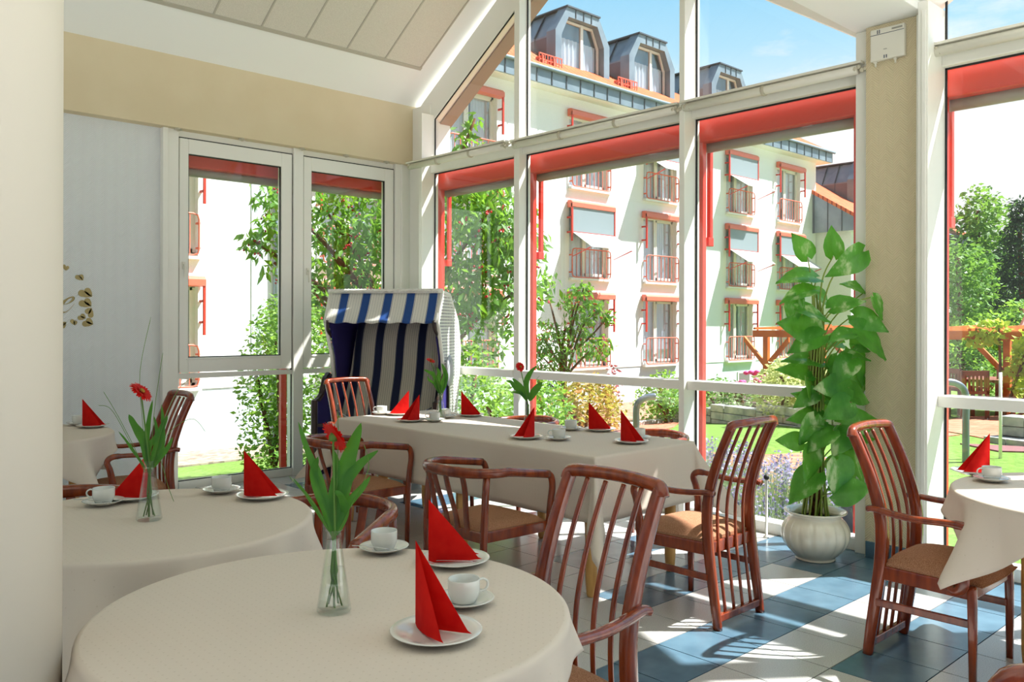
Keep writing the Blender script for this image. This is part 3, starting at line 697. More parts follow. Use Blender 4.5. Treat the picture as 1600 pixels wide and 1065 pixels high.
dup(lc,(1.14,3.96,0),rz(-.05,-1),'low armchair behind the second round table, rail showing beside the column',LG)
dup(hc,(1.662,.478,0),YAW*-1,'high back armchair cut off at the bottom right corner of the view',G)

# ---- tables and cloths
def table_round(cx,cy,r,lb,legs=(45,.40)):
    t=thing('round_table',lb,'table',(cx,cy,0))
    m=MB(); m.lathe([(r-.012,ZT-.036),(r-.006,ZT-.03),(r-.006,ZT-.010),(r-.012,ZT-.004)],48); m.obj('tabletop','beech',t)
    for q in range(4):
        a=legs[0]+90*q; x,y=legs[1]*math.cos(rad(a)),legs[1]*math.sin(rad(a)); m=MB(); m.lathe([(.022,0),(.030,.1),(.032,ZT-.036)],16,(x,y,0)); m.obj('leg','beech',t)
    m=MB(); m.lathe([(.30,ZT-.10),(.32,ZT-.10),(.32,ZT-.036),(.30,ZT-.036)],32,cap=False); m.obj('apron','beech',t)
def weld(ob):
    import bmesh
    bm=bmesh.new(); bm.from_mesh(ob.data); bmesh.ops.remove_doubles(bm,verts=bm.verts,dist=.00005); bmesh.ops.dissolve_degenerate(bm,edges=bm.edges,dist=.00005)
    bmesh.ops.recalc_face_normals(bm,faces=bm.faces)
    bm.to_mesh(ob.data); bm.free(); q=ob.modifiers.new('thick','SOLIDIFY'); q.thickness=.0015
def cloth_mesh(outline, rings=14):
    """outline: list of (x,y,nx,ny,drop,phase)"""
    m=MB(); n=len(outline); R=.016
    vs=[]; 
    for k in range(rings+1):
        for (x,y,nx,ny,L,ph,amp) in outline:
            s=k/rings
            if k<=3:
                a=s*rings/3*PI/2; o=R*math.sin(a); z=ZT-R*(1-math.cos(a))
            else:
                q=(k-3)/(rings-3); d=q*(L-R); z=ZT-R-d
                o=R+.004*q+ amp*(q**1.15)*L*(1.25*(.5+.5*math.cos(ph))**2-.12) + .01*q*L
            vs.append((x+nx*o,y+ny*o,z))
    fs=[]
    for k in range(rings):
        for j in range(n): fs.append((k*n+j,k*n+(j+1)%n,(k+1)*n+(j+1)%n,(k+1)*n+j))
    m.add(vs,fs,True); m.add([(x,y,z) for x,y,z in vs[:n]],[tuple(range(n))],False)
    return m
def cloth_round(cx,cy,r,half,phi,lb,seed=0,n=192,amp=.42,extra=()):
    rg=random.Random(seed); o=[]
    for i in range(n):
        th=2*PI*i/n; a=th-phi; c,s=abs(math.cos(a)),abs(math.sin(a)); L=min(half/c if c>1e-6 else 9,half/s if s>1e-6 else 9)-r
        corner=abs(math.sin(2*a))      # 1 at the corners
        ph=12*a+.5*math.sin(3*a+seed)+PI
        if corner>.86: pass
        o.append((r*math.cos(th),r*math.sin(th),math.cos(th),math.sin(th),L*(1-.06*math.cos(ph)),ph,amp*(.25+.75*corner)))
    m=cloth_mesh(o); ob=m.obj('tablecloth','cloth',None,loc=(cx,cy,.0)); weld(ob)
    return tag(ob,lb,'tablecloth','cream tablecloths')
table_round(1.145,1.87,.572,'front round table under its cream cloth, nearest the camera'); cloth_round(1.145,1.87,.575,.69,rad(38),'cream cloth on the front round table nearest the camera',1)
table_round(1.16,3.19,.572,'second round table under its cream cloth, beside the column'); cloth_round(1.16,3.19,.575,.74,rad(8),'cream cloth on the second round table beside the column',4)
table_round(1.40,6.16,.572,'far left round table by the papered wall'); cloth_round(1.40,6.16,.575,.67,rad(72),'cream cloth on the far left round table by the papered wall',3)
table_round(4.26,.88,.588,'right hand round table by the glass, under its cloth',(20,.30)); cloth_round(4.26,.88,.592,.69,rad(9),'cream cloth on the right hand round table, corner hanging over the chair',2)
t=thing('long_table','long dining table of pushed together beech tables under a cream cloth','table',(3.935,4.35,0))
for k,(ya,yb) in enumerate([(-1.28,-.43),(-.43,.43),(.43,1.28)]):
    MB().box((-.445,ya+.002,ZT-.035),(.445,yb-.002,ZT-.006)).obj('tabletop','beech',t,bevel=.004)
for y in (-1.22,-.12,.78,1.22):
    for x in (-.40,.32):
        m=MB(); m.lathe([(.020,0),(.027,.015),(.033,.10),(.034,ZT-.036)],20,(x,y,0)); m.obj('leg','beech',t)
def rect_cloth(cx,cy,hx,hy,drop,lb):
    o=[]; cs=[(hx,-hy,0),(hx,hy,90),(-hx,hy,180),(-hx,-hy,270)]; r=.012
    for q,(x,y,a0) in enumerate(cs):
        for k in range(17):     # corner fan, normals swing -90..0 -> a0
            a=a0-90+90*k/16; b=abs((k/16)*90); cb=max(abs(math.cos(rad(b))),abs(math.sin(rad(b))))
            L=drop/cb; kk=abs(math.sin(2*rad(b))); o.append((x,y,math.cos(rad(a)),math.sin(rad(a)),L,0 if k%16 else PI,.62*kk*(1 if k in (7,8,9) else .55)))
        x2,y2,_a=cs[(q+1)%4]; n=40 if abs(y2-y)>abs(x2-x) else 16
        for k in range(1,n):
            u=k/n; ph=2*PI*u*(7 if n==40 else 2.5)+q; o.append((x+(x2-x)*u,y+(y2-y)*u,math.cos(rad(a0)),math.sin(rad(a0)),drop,ph,.02))
    ob=cloth_mesh(o).obj('tablecloth','cloth',None,loc=(cx,cy,0)); weld(ob)
    tag(ob,lb,'tablecloth','cream tablecloths')
rect_cloth(3.935,4.35,.452,1.288,.36,'cream cloth over the long table, hanging in square corners')

# ---- tableware
def cup_proto(lb):
    t=thing('coffee_cup',lb,'cup')
    m=MB(); m.lathe([(.026,0),(.031,.002),(.035,.012),(.0395,.022),(.041,.030),(.041,.058),(.0405,.060),(.0385,.059),(.0385,.030),(.036,.018),(.028,.008),(.001,.006)],32,cap=False); m.lathe([(.026,.0),(.001,.0)],32,cap=False); m.obj('bowl','china',t)
    m=MB(); m.sweep(smoothpath([(.039,0,.050),(.052,0,.053),(.064,0,.046),(.066,0,.034),(.058,0,.024),(.040,0,.022)],4),.009,.006,up=(0,1,0),n=8,e=2); m.obj('handle','china',t)
    return t
def saucer_proto(lb):
    m=MB(); m.lathe([(.03,0),(.034,.001),(.045,.006),(.062,.012),(.0765,.019),(.078,.0205),(.076,.0215),(.061,.0155),(.044,.010),(.030,.0075),(.001,.0070)],40,cap=False); m.lathe([(.03,.0),(.001,.0)],40,cap=False)
    return tag(m.obj('saucer','china'),lb,'saucer')
def plate_proto(lb):
    m=MB(); m.lathe([(.058,0),(.062,.001),(.072,.006),(.090,.012),(.104,.017),(.1055,.0185),(.104,.020),(.089,.0155),(.070,.0095),(.060,.006),(.001,.0055)],48,cap=False); m.lathe([(.058,.0),(.001,.0)],48,cap=False)
    return tag(m.obj('dessert_plate','china'),lb,'plate')
def spoon_proto(lb):
    m=MB(); 
    def bowl(u,v):
        a=2*PI*u; r=v; return (.011*r*math.cos(a),.055+.018*r*math.sin(a),.000+.005*r*r)
    m.grid(bowl,16,5)
    m.sweep([(0,.038,.005),(0,.02,.008),(0,-.02,.010),(0,-.06,.009),(0,-.072,.008)],[.004,.004,.005,.009,.007],[.0015]*5,up=(1,0,0),n=8,e=2)
    o=m.obj('teaspoon','steel',solid=.0008); return tag(o,lb,'spoon')
def fork_proto(lb):
    m=MB(); m.sweep([(0,-.075,.004),(0,-.05,.005),(0,.02,.006),(0,.035,.004)],[.008,.009,.005,.014],[.0015]*4,up=(1,0,0),n=8,e=2)
    for k in range(3): m.sweep([(-.0055+.0055*k,.035,.004),(-.0055+.0055*k,.065,.005)],[.0032,.0022],[.0014,.001],up=(1,0,0),n=6,e=2)
    return tag(m.obj('cake_fork','steel'),lb,'fork')
def napkin(x,y,z,head,spread,lb,h=.19,w=.160,flop=.0):
    """paper triangle folded on a vertical spine with two flaps"""
    m=MB(); n=14
    a1,a2=rad(spread),-rad(spread)
    def ring(v):    # v 0 base..1 apex
        k=1-v; B=.006*math.sin(PI*v)
        t1=Vector((w*math.cos(a1)*k,w*math.sin(a1)*k)); t2=Vector((w*math.cos(a2)*k,w*math.sin(a2)*k)); inn=Vector((w*.07*k,0)); O=Vector((0,0))
        def seg(p,q,bul,c=5):
            d=q-p; nn=Vector((-d.y,d.x)); L=nn.length; nn=nn/L if L>1e-6 else nn
            return [p+d*(i/c)+nn*(bul*k*math.sin(PI*i/c)) for i in range(c)]
        return seg(O,t1,.010)+seg(t1,inn,.004)+seg(inn,t2,.004)+seg(t2,O,.010)
    vs=[]; 
    for j in range(n):
        v=j/(n-1)*.995; zz=h*v
        for p in ring(v):
            rr=p.length/w; vs.append((p.x,p.y,zz+(.010*rr if j==0 else 0)*1.0))
    c=20; fs=[(j*c+i,j*c+(i+1)%c,(j+1)*c+(i+1)%c,(j+1)*c+i) for j in range(n-1) for i in range(c)]
    fs.append(tuple(range((n-1)*c,n*c)))
    m.add(vs,fs,True)
    o=m.obj('paper_napkin','napkin',loc=(x,y,z),rot=head); e=o.modifiers.new('es','EDGE_SPLIT'); e.split_angle=rad(38)
    return tag(o,lb,'napkin','red folded paper napkins')
R_ANG=math.atan2(-math.sin(YAW),math.cos(YAW))   # image right on the floor
settings=[  # (plate xy, napkin heading offset deg from image-right, spread, cup xy, handle dir deg from image right, spoon?, where)
 ((1.207,1.539),-46,15,(1.396,1.667),25,False,'front setting of the nearest round table'),
 ((1.618,1.976),12,10,(1.537,2.225),None,True,'rear setting of the nearest round table'),
 ((1.240,3.585),176,10,(1.123,3.545),180,True,'left setting of the second round table'),
 ((1.644,3.248),-4,12,(1.567,3.462),None,True,'right setting of the second round table'),
 ((1.907,6.240),-5,10,(1.870,6.432),None,False,'setting of the far left round table'),
 ((3.930,5.490),184,14,(3.845,5.600),180,False,'far end of the long table, left side'),
 ((3.732,5.060),226,15,(3.854,4.940),180,False,'near side of the long table, far half'),
 ((4.293,5.044),-6,12,(4.070,5.080),None,False,'long table window side, by the beach chair'),
 ((3.708,3.827),226,15,(3.808,3.640),180,True,'near side of the long table, front half'),
 ((4.344,3.769),-8,12,(4.223,3.925),None,True,'long table window side, middle'),
 ((4.037,3.258),-44,15,(4.200,3.330),None,False,'front end of the long table'),
 ((4.420,1.470),185,10,(4.264,1.345),180,True,'right hand round table'),
]
first={}
def place_one(kind, maker, x,y,z,rot,lb,grp):
    if kind not in first:
        o=maker(lb); first[kind]=o; o.location=(x,y,z); o.rotation_euler=(0,0,rot)
    else: o=dup(first[kind],(x,y,z),rot,lb)
    o['group']=grp; return o
for i,(p,hd,spd,c,hn,sp_,w) in enumerate(settings):
    place_one('plate',plate_proto,p[0],p[1],ZT+.001,0,'white plate under a red napkin, '+w,'white dessert plates')
    a=R_ANG+rad(hd); off=.078
    napkin(p[0]-math.cos(a)*off,p[1]-math.sin(a)*off,ZT+.0075,a,spd,'red folded napkin standing on its plate, '+w, h=.188 if i!=0 else .20)
    place_one('saucer',saucer_proto,c[0],c[1],ZT+.001,0,'white saucer under a cup, '+w,'white saucers')
    ha=R_ANG+(rad(hn) if hn is not None else rad(75))
    place_one('cup',cup_proto,c[0],c[1],ZT+.0088,ha,'empty white coffee cup, '+w,'white coffee cups')
    if sp_:
        sa=R_ANG+rad(200); o=place_one('spoon',spoon_proto,c[0]+.056*math.cos(R_ANG-rad(110)),c[1]+.056*math.sin(R_ANG-rad(110)),ZT+.0205,sa+rad(70),'teaspoon on the saucer, '+w,'teaspoons on the saucers')
        o.rotation_euler=(rad(-4),0,sa+rad(70))
    if i in (1,9,10): place_one('fork',fork_proto,p[0]+.02*math.cos(R_ANG-1.2),p[1]+.045*math.sin(R_ANG-1.2),ZT+.0135,R_ANG-rad(95),'cake fork on the plate, '+w,'cake forks on the plates')

# ---- vases, gerberas, foliage
def vase(x,y,lb,sc=1.0):
    t=thing('glass_vase',lb,'vase',(x,y,ZT+.001),0,'clear conical glass vases')
    pr=[(.036,0),(.039,.004),(.038,.012),(.030,.07),(.021,.13),(.0165,.165),(.0165,.182),(.0195,.187)]
    m=MB(); m.lathe([(r*sc,z*sc) for r,z in pr]+[((r-.0022)*sc,z*sc) for r,z in reversed(pr) if z>.005]+[(.001,.009*sc)],32,cap=False); m.lathe([(.036*sc,0),(.001,0)],32,cap=False); m.obj('glass','vglass',t)
    m=MB(); m.lathe([(.034*sc,.010*sc),(.0272*sc,.072*sc),(.0230*sc,.100*sc),(.001,.100*sc)],32,cap=False); m.obj('water','water',t)
def bladeleaf(m, pts, w, n=10, fold=.25, wave=0):
    P=smoothpath(pts,n); k=len(P); up=Vector((0,0,1)); vs=[]
    for i,p in enumerate(P):
        u=i/(k-1); t=(P[min(i+1,k-1)]-P[max(i-1,0)]).normalized()
        s=t.cross(cfw); 
        if s.length<.2: s=t.cross(up)
        s.normalize(); q=s.cross(t).normalized()
        ww=w*.5*(math.sin(PI*min(1,u**.8*1.0)))**.75*(1-.15*u) if u>0 else 0
        ww=max(ww,.0008); wv=wave*math.sin(u*17)
        vs += [p-s*ww+q*(fold*ww+wv*w), p, p+s*ww+q*(fold*ww-wv*w)]
    fs=[]
    for i in range(k-1):
        for j in (0,1): fs.append((i*3+j,i*3+j+1,(i+1)*3+j+1,(i+1)*3+j))
    m.add(vs,fs,True)
def bouquet(x,y,where,flower,leaves,grass,tilt=(0,0,1),fr=.036,depth_sc=1.0,stem_from=(0,0)):
    """flower/leaf points are (right, up, toward-camera) metres from the vase foot"""
    def V(r,u,c=0): return Vector((x,y,ZT))+cr0*r-cfw*c+Vector((0,0,u))
    t=thing('gerbera_flower','red gerbera on a green stem '+where,'flower',V(0,0.01),0,'red gerbera flowers')
    o=V(0,.01)
    f=V(*flower)-o
    m=MB(); pts=smoothpath([(V(stem_from[0],.012)-o),(V(0,.10)-o),(V(.002,.185)-o),((V(0,.185)-o)*.35+f*.65+Vector((0,0,.012))),f],5)
    m.tube(pts,.0028,8); m.obj('stem','stem',t)
    T=Vector(tilt).normalized(); Q=T.to_track_quat('Z','Y').to_matrix().to_4x4(); Q.translation=f
    m=MB(); rg=random.Random(int(x*1000))
    for ring,(n,r0,r1,lift) in enumerate([(24,.010,fr,.004),(22,.008,fr*.86,.009),(18,.005,fr*.5,.012)]):
        for i in range(n):
            a=2*PI*(i+ring*.5)/n+rg.uniform(-.05,.05); r2=r1*rg.uniform(.92,1.05); wd=r1*.14; c_,s_=math.cos(a),math.sin(a)
            def pp(r,wv,z): return (r*c_-wv*s_,r*s_+wv*c_,z)
            zt=lift+rg.uniform(-.002,.002)-(.004 if ring==0 else 0)
            m.add([pp(r0,-wd*.4,lift*.4),pp(r0,wd*.4,lift*.4),pp(r2*.7,wd,lift),pp(r2,wd*.3,zt),pp(r2,-wd*.3,zt),pp(r2*.7,-wd,lift)],[(0,1,2,5),(5,2,3,4)],True)
    m.xform(Q); m.obj('petals','petal',t)
    m=MB(); m.sphere((0,0,.008),(fr*.24,fr*.24,.006),14,6); m.xform(Q); m.obj('flower_centre','gcen',t)
    m=MB(); m.lathe([(.003,-.012),(.010,-.006),(.013,.002),(.011,.004)],14); m.xform(Q); m.obj('calyx','stem',t)
    t=thing('greenery_sprig','broad green leaves '+where,'leaves',V(0,.01),0,'sprigs of broad leaves'); 
    for L,w in leaves:
        m=MB(); pts=[V(*p)-o for p in L]; bladeleaf(m,pts,w*(.8+.25*math.sin(w*900)),fold=.35,wave=.07); m.obj('leaf','gleaf',t)
    m=MB()
    for k in range(5):
        a=2*PI*k/5; m.tube([V(.020*math.cos(a),.015,.020*math.sin(a))-o,V(.008*math.cos(a+2),.10,.008*math.sin(a+2))-o,V(.005*math.cos(a),.20,.004*math.sin(a))-o],.0022,6)
    m.obj('stem','stem',t)
    for L in grass:
        m=MB(); P=smoothpath([V(*p)-o for p in L],7); m.tube(P,[.0010]*(len(P)-1)+[.0003],5); m.obj('grass_blade','stem',t)
p2m=lambda d:d/1333.2
# front vase at depth ~2.12 : 1px = .00159 m ; photo origin (522,958)
vase(1.128,1.849,'clear conical vase on the nearest round table',1.08)
k=.00160
def Q(px_,py_,ox,oy,k,c=0): return ((px_-ox)*k,(oy-py_)*k,c)
F=lambda a,b,c=0:Q(a,b,522,962,.00160,c)
bouquet(1.128,1.849,'on the nearest round table',F(523,690,.02),[
 ([F(520,830),F(500,760),F(480,712),F(466,668)],.032),([F(522,830),F(530,780),F(545,720),F(566,668,.02)],.050),([F(524,830),F(535,770),F(560,735),F(590,712)],.030),
 ([F(520,840),F(508,800),F(490,750),F(500,720,.02)],.030),([F(526,835),F(540,800),F(565,770),F(578,752)],.022),([F(522,840),F(518,790),F(526,740),F(520,715,-.02)],.040),
 ([F(520,845),F(498,810),F(478,780),F(458,755)],.014),([F(524,845),F(538,810),F(536,780,.03),F(528,770,.04)],.028)],
 [[F(524,840),F(526,760),F(528,690),F(527,650)],[F(528,840),F(552,790),F(575,740),F(568,702)],[F(518,845),F(494,800),F(472,775),F(452,752)]],tilt=(.85,-.08,.50),fr=.044)
vase(1.16,3.166,'clear conical vase on the second round table',1.15)
F=lambda a,b,c=0:Q(a,b,233,815,.00230,c)
bouquet(1.16,3.166,'on the second round table',F(225,612,.03),[
 ([F(230,730),F(222,690),F(208,665),F(200,648)],.036),([F(232,730),F(228,690),F(232,655),F(238,625)],.040),([F(234,730),F(244,700),F(252,670),F(262,650)],.030),
 ([F(234,735),F(250,705),F(254,670),F(252,632)],.022),([F(228,735),F(210,710),F(196,690),F(184,675)],.020),([F(236,735),F(250,715),F(262,700),F(270,684)],.022),([F(230,735),F(232,700),F(244,680),F(240,650)],.034)],
 [[F(230,740),F(222,660),F(218,580),F(235,494)],[F(234,740),F(240,650),F(248,590),F(254,550)],[F(228,740),F(204,690),F(180,645),F(160,612)],[F(226,740),F(196,680),F(172,640),F(152,634)],
  [F(236,740),F(256,660),F(278,610),F(300,590)],[F(236,740),F(262,680),F(300,655),F(322,676)],[F(238,735),F(250,720),F(262,760),F(272,786)]],tilt=(.45,-.55,.75),fr=.046)
vase(3.978,5.029,'clear conical vase on the long table by the beach chair',1.05)
F=lambda a,b,c=0:Q(a,b,690,660,.00478,c)
bouquet(3.978,5.029,'on the long table by the beach chair',F(675,568,.02),[
 ([F(690,618),F(686,600),F(688,588),F(684,578)],.06),([F(690,618),F(694,605),F(698,590),F(692,572)],.05),([F(689,620),F(680,604),F(672,598),F(670,592)],.04),([F(689,622),F(680,592),F(672,586),F(664,582)],.03),([F(691,622),F(697,608),F(699,595),F(696,585)],.04)],
 [[F(690,620),F(684,590),F(678,570),F(677,552)],[F(691,620),F(700,585),F(708,565),F(711,580)]],tilt=(.15,-.4,.9),fr=.037)
vase(3.824,3.929,'clear conical vase on the long table behind a red napkin',1.05)
F=lambda a,b,c=0:Q(a,b,825,686,.00408,c)
bouquet(3.824,3.929,'on the long table behind a red napkin',F(812,578,.02),[
 ([F(824,628),F(815,612),F(806,602),F(800,596)],.055),([F(824,628),F(806,612),F(798,602),F(790,600)],.035),([F(826,630),F(822,605),F(828,588),F(839,576)],.045),([F(827,632),F(834,618),F(842,608),F(847,602)],.050),([F(823,632),F(814,620),F(806,618),F(799,618)],.022)],
 [[F(826,632),F(830,610),F(838,598),F(843,592)]],tilt=(-.15,-.9,.35),fr=.034)
# ---------------------------------------------------------------- outside: ground
def gzf(x,y):
    z=-.36-.09*max(0,y-8.0)
    if x<14: z-=0
    return max(z,-1.27)
m=MB()
xs=[-30,0,3,5.8]+[7+i*1.5 for i in range(30)]+[60,90]; ys=[-30,-10,-3,0,3,5,6.5,7.7]+[8.2+i for i in range(12)]+[24,40,70]
vs=[(x,y,gzf(x,y)) for y in ys for x in xs]; n=len(xs)
def inside(x,y): return -3.5<x<5.6 and -3.5<y<7.7
fs=[]
for j in range(len(ys)-1):
    for i in range(n-1):
        if inside((xs[i]+xs[i+1])/2,(ys[j]+ys[j+1])/2): continue
        fs.append((j*n+i,j*n+i+1,(j+1)*n+i+1,(j+1)*n+i))
m.add(vs,fs,True); m.mi=[1 if (sum(vs[k][0] for k in f)/4<2.5 or sum(vs[k][1] for k in f)/4<-3) and sum(vs[k][1] for k in f)/4<8 else 0 for f in m.f]; o=struct(m.obj('ground',['lawn','stone_l'])); tag(o,'sunny green lawn around the glass room','lawn')  # unseen pale paving behind the room, added to cut green bounce and lift fill
def gpoint(x,y):   # pixel on the sloping ground
    z=-.36
    for _i in range(12):
        p=atZ(x,y,z); z=gzf(p.x,p.y)
    p.z=z; return p
def patch(name, mat, pts, lb, cat, up=.015, th=.06):
    P=[]
    n=len(pts)
    for i in range(n):
        a=gpoint(*pts[i]); b=gpoint(*pts[(i+1)%n])
        for k in range(4): q=a.lerp(b,k/4); q.z=gzf(q.x,q.y)+up; P.append(q)
    m=MB(); m.prism([tuple(p-Vector((0,0,th))) for p in P],(0,0,th)); o=struct(m.obj(name,mat)); return tag(o,lb,cat)
patch('garden_path','brick',[(870,676),(960,663),(1040,659),(1062,660),(1052,668),(1004,680),(1000,694),(1090,706),(1180,712),(1262,708),(1340,730),(1420,900),(1150,860),(1180,735),(1085,722),(840,760),(800,700)],'curved red brick path through the garden lawn','path')
patch('garden_terrace','brick',[(1440,668),(1500,652),(1640,648),(1700,660),(1640,696),(1560,690),(1500,678)],'red brick terrace beneath the pergola','terrace')
patch('garden_terrace','brick',[(1300,655),(1440,640),(1440,668),(1500,680),(1400,690)],'red brick terrace end left of the pergola posts','terrace')
patch('paving_strip','purple_strip',[(1500,694),(1620,700),(1640,708),(1560,706)],'maroon paving strip in the right lawn','paving',.02)
patch('flower_bed','mulch',[(880,655),(905,672),(1040,657),(1060,650),(1060,628),(1000,620),(900,630)],'bark mulch bed beside the brick path','flower bed',.05)
patch('flower_bed','bush_soil',[(1070,648),(1180,651),(1290,657),(1345,660),(1345,628),(1180,622),(1060,628)],'raised planting bed behind the grey stone wall','flower bed',.30,.40)
m=MB(); 
for k in range(2): pass
def strip_on_plane(name,mat,x0,x1,y0,y1,lb,cat,up):
    m=MB(); nn=12
    top=[];bot=[]
    for i in range(nn+1):
        x=x0+(x1-x0)*i/nn; top.append((x,y1,gzf(x,y1)+up)); bot.append((x,y0,gzf(x,y0)+up))
    m.prism(bot+top[::-1],(0,0,-.1)); o=struct(m.obj(name,mat)); return tag(o,lb,cat)
strip_on_plane('gravel_strip','gravel',4.5,13.5,14.3,17.9,'pale pebble strip along the white house foot','gravel',.03)
def stone_wall(pts, rows, bh, bl, mat, lb, dep=.3, seed=3, grp=None):
    t=thing('stone_wall',lb,'garden wall'); rg=random.Random(seed)
    P=[gpoint(*p) for p in pts]; cap=MB(); m=MB()
    for r in range(rows):
        d=rg.uniform(0,.3)
        for a,b in zip(P,P[1:]):
            L=(b-a).length; u=(b-a)/L; nrm=Vector((-u.y,u.x,0)); s=-d if r%2 else 0
            while s<L:
                l=bl*rg.uniform(.7,1.35); s0=max(0,s)+.006; s1=min(L,s+l)-.006; s+=l
                if s1-s0<.05: continue
                z0=min(a.z,b.z)-.06+r*bh; q=rg.uniform(-.02,.02)
                p0=a+u*s0+nrm*q; p1=a+u*s1+nrm*q
                R=[(p0.x,p0.y,z0+.005),(p1.x,p1.y,z0+.005),(p1.x+nrm.x*dep,p1.y+nrm.y*dep,z0+.005),(p0.x+nrm.x*dep,p0.y+nrm.y*dep,z0+.005)]
                m.hexa(R+[(x,y,z0+bh-.005) for x,y,_z in R])
    m.obj('block_courses',mat,t,bevel=.012)
    return t
stone_wall([(1030,658),(1062,659),(1110,661),(1180,663),(1245,667),(1300,673),(1350,678)],3,.155,.5,'stone','low grey stone block wall behind the lawn')
stone_wall([(1535,690),(1570,695),(1640,704)],1,.16,.55,'stone','lowest stepped course of the terrace stone wall',.4,5)
stone_wall([(1562,690),(1600,694),(1650,699)],3,.16,.6,'stone','stepped grey stone wall at the terrace edge',.4,6)
stone_wall([(884,679),(905,676),(960,669),(1000,665),(1036,661)],1,.16,.14,'stone_l','pale granite sett edging along the brick path',.12,7)
m=MB(); rg=random.Random(5)
for i in range(70):
    p=gpoint(905+rg.uniform(0,135),622+rg.uniform(0,22)); r=rg.uniform(.08,.2); m.sphere((p.x,p.y,p.z+r*.4+.05),(r,r*.8,r*.6),7,5)
o=m.obj('rockery_stones','gravel'); tag(stuff(o),'heap of pale rockery stones behind the mulch bed','stones')
# ---------------------------------------------------------------- foliage
nrg=np.random.default_rng(11)
def blob(c, r, n, shell=.55):
    u=nrg.normal(size=(n,3)); u/=np.linalg.norm(u,axis=1)[:,None]; k=nrg.uniform(shell,1,n)**.6
    return np.array(c)+u*k[:,None]*np.array(r)
def shrub(name, lb, cat, base, blobs, mat, size, droop=.2, aspect=.5, stems=3, grp=None, extra=None):
    t=thing(name,lb,cat,base,0,grp); C_=np.concatenate([blob(c,r,n) for c,r,n in blobs])
    v,f=leaves_np(C_,size,nrg,droop,aspect); npobj('foliage',v,f,mat,t)
    m=MB(); rg=random.Random(len(lb))
    for i in range(stems):
        c,r,n=blobs[i%len(blobs)]; m.tube(smoothpath([(rg.uniform(-.08,.08),rg.uniform(-.08,.08),-.1),(c[0]*.4+rg.uniform(-.1,.1),c[1]*.4,c[2]*.5),(c[0]+rg.uniform(-r[0],r[0])*.5,c[1]+rg.uniform(-r[1],r[1])*.5,c[2]+r[2]*.4)],4),[.03]*8+[.012],6)
    m.obj('stems','bark',t)
    if extra: extra(t,C_)
    return t
def fruit(t, C_, n, mat, name, r, lo=0):
    idx=nrg.choice(len(C_),n); m=MB()
    for i in idx:
        c=C_[i]
        for k in range(3): m.sphere((c[0]+nrg.uniform(-.05,.05),c[1]+nrg.uniform(-.05,.05),c[2]-.06-nrg.uniform(0,.05)),r,6,4)
    o=m.obj(name,mat,t); stuff(o)
def treeB(name,lb,base,trunk,branches,blobs,mat,size,r0=.10,cherries=0,droop=.7,aspect=.36,cat='tree',grp=None):
    t=thing(name,lb,cat,base,0,grp)
    m=MB(); P=smoothpath(trunk,5); m.tube(P,[r0*(1-.6*i/len(P)) for i in range(len(P))],10); m.obj('trunk','bark',t)
    m=MB()
    for b in branches:
        P=smoothpath(b,5); m.tube(P,[r0*.45*(1-.8*i/len(P))+.005 for i in range(len(P))],6)
    m.obj('branches','bark',t)
    C_=np.concatenate([blob(c,r,n,.25) for c,r,n in blobs]); v,f=leaves_np(C_,size,nrg,droop,aspect); npobj('foliage',v,f,mat,t)
    if cherries: fruit(t,C_,cherries,'cherry','cherries',.017)
    return t
# cherry tree near the room corner, seen through back windows and first facade bays
def ph(x,y,t): p=atD(x,y,t); return p
base=gpoint(640,712); base=Vector((7.05,9.75,gzf(7.05,9.75)))
B=[]; rg=random.Random(21)
def bl(x,y,t,r,n,sz=1.0):
    p=ph(x,y,t)-base; return ((p.x,p.y,p.z),(r,r,r*.85*sz),n)
tree_blobs=[bl(510,330,12.2,.75,420),bl(560,330,12.0,.75,420),bl(520,400,12.0,.75,420),bl(580,400,12.2,.8,420),bl(500,470,11.8,.6,340),bl(560,480,12.2,.8,420),
 bl(450,320,11.6,.38,110),bl(432,360,11.5,.34,110),bl(400,378,11.4,.22,50),bl(420,300,11.6,.3,70),bl(428,410,11.5,.28,50),
 bl(725,330,11.2,.62,460),bl(770,320,11.4,.6,420),bl(745,390,11.4,.7,460),bl(715,450,11.2,.6,400),bl(775,450,11.5,.7,420),bl(740,510,11.5,.7,400),bl(790,380,11.5,.5,320),bl(620,420,12.4,.9,420),bl(640,330,12.4,.9,380),
 bl(735,235,11.6,.28,60),bl(725,205,11.6,.18,22),bl(742,185,11.6,.14,14),bl(760,250,11.6,.22,40),bl(825,440,11.6,.45,180),bl(820,380,11.5,.35,120)]
tb=[(0,0,-.1),(.05,-.05,.8),(-.05,.1,1.6),(0,0,2.6)]
br=[[ (0,0,.9+.15*i), ((c[0]*.4),(c[1]*.4),c[2]*.6+.4), c] for i,(c,r,n) in enumerate(tree_blobs[::2])]
cherry=treeB('cherry_tree','large cherry tree with red fruit outside the room corner',base,tb,br,tree_blobs,'leaf',.15,.11,230)
base=gpoint(880,668); b2=base
b2l=[]
def bl2(x,y,t,r,n): p=ph(x,y,t)-b2; return ((p.x,p.y,p.z),(r,r,r*.8),n)
T2=(b2-CAM).dot(cfw)
tree2=[bl2(850,560,T2,.5,240),bl2(900,470,T2,.42,200),bl2(930,480,T2,.3,130),bl2(880,540,T2,.6,300),bl2(930,540,T2,.42,200),bl2(860,600,T2,.6,280),bl2(912,450,T2,.25,90),bl2(845,520,T2,.5,220),bl2(850,440,T2,.3,60),bl2(950,495,T2,.2,60),bl2(905,505,T2,.4,180)]
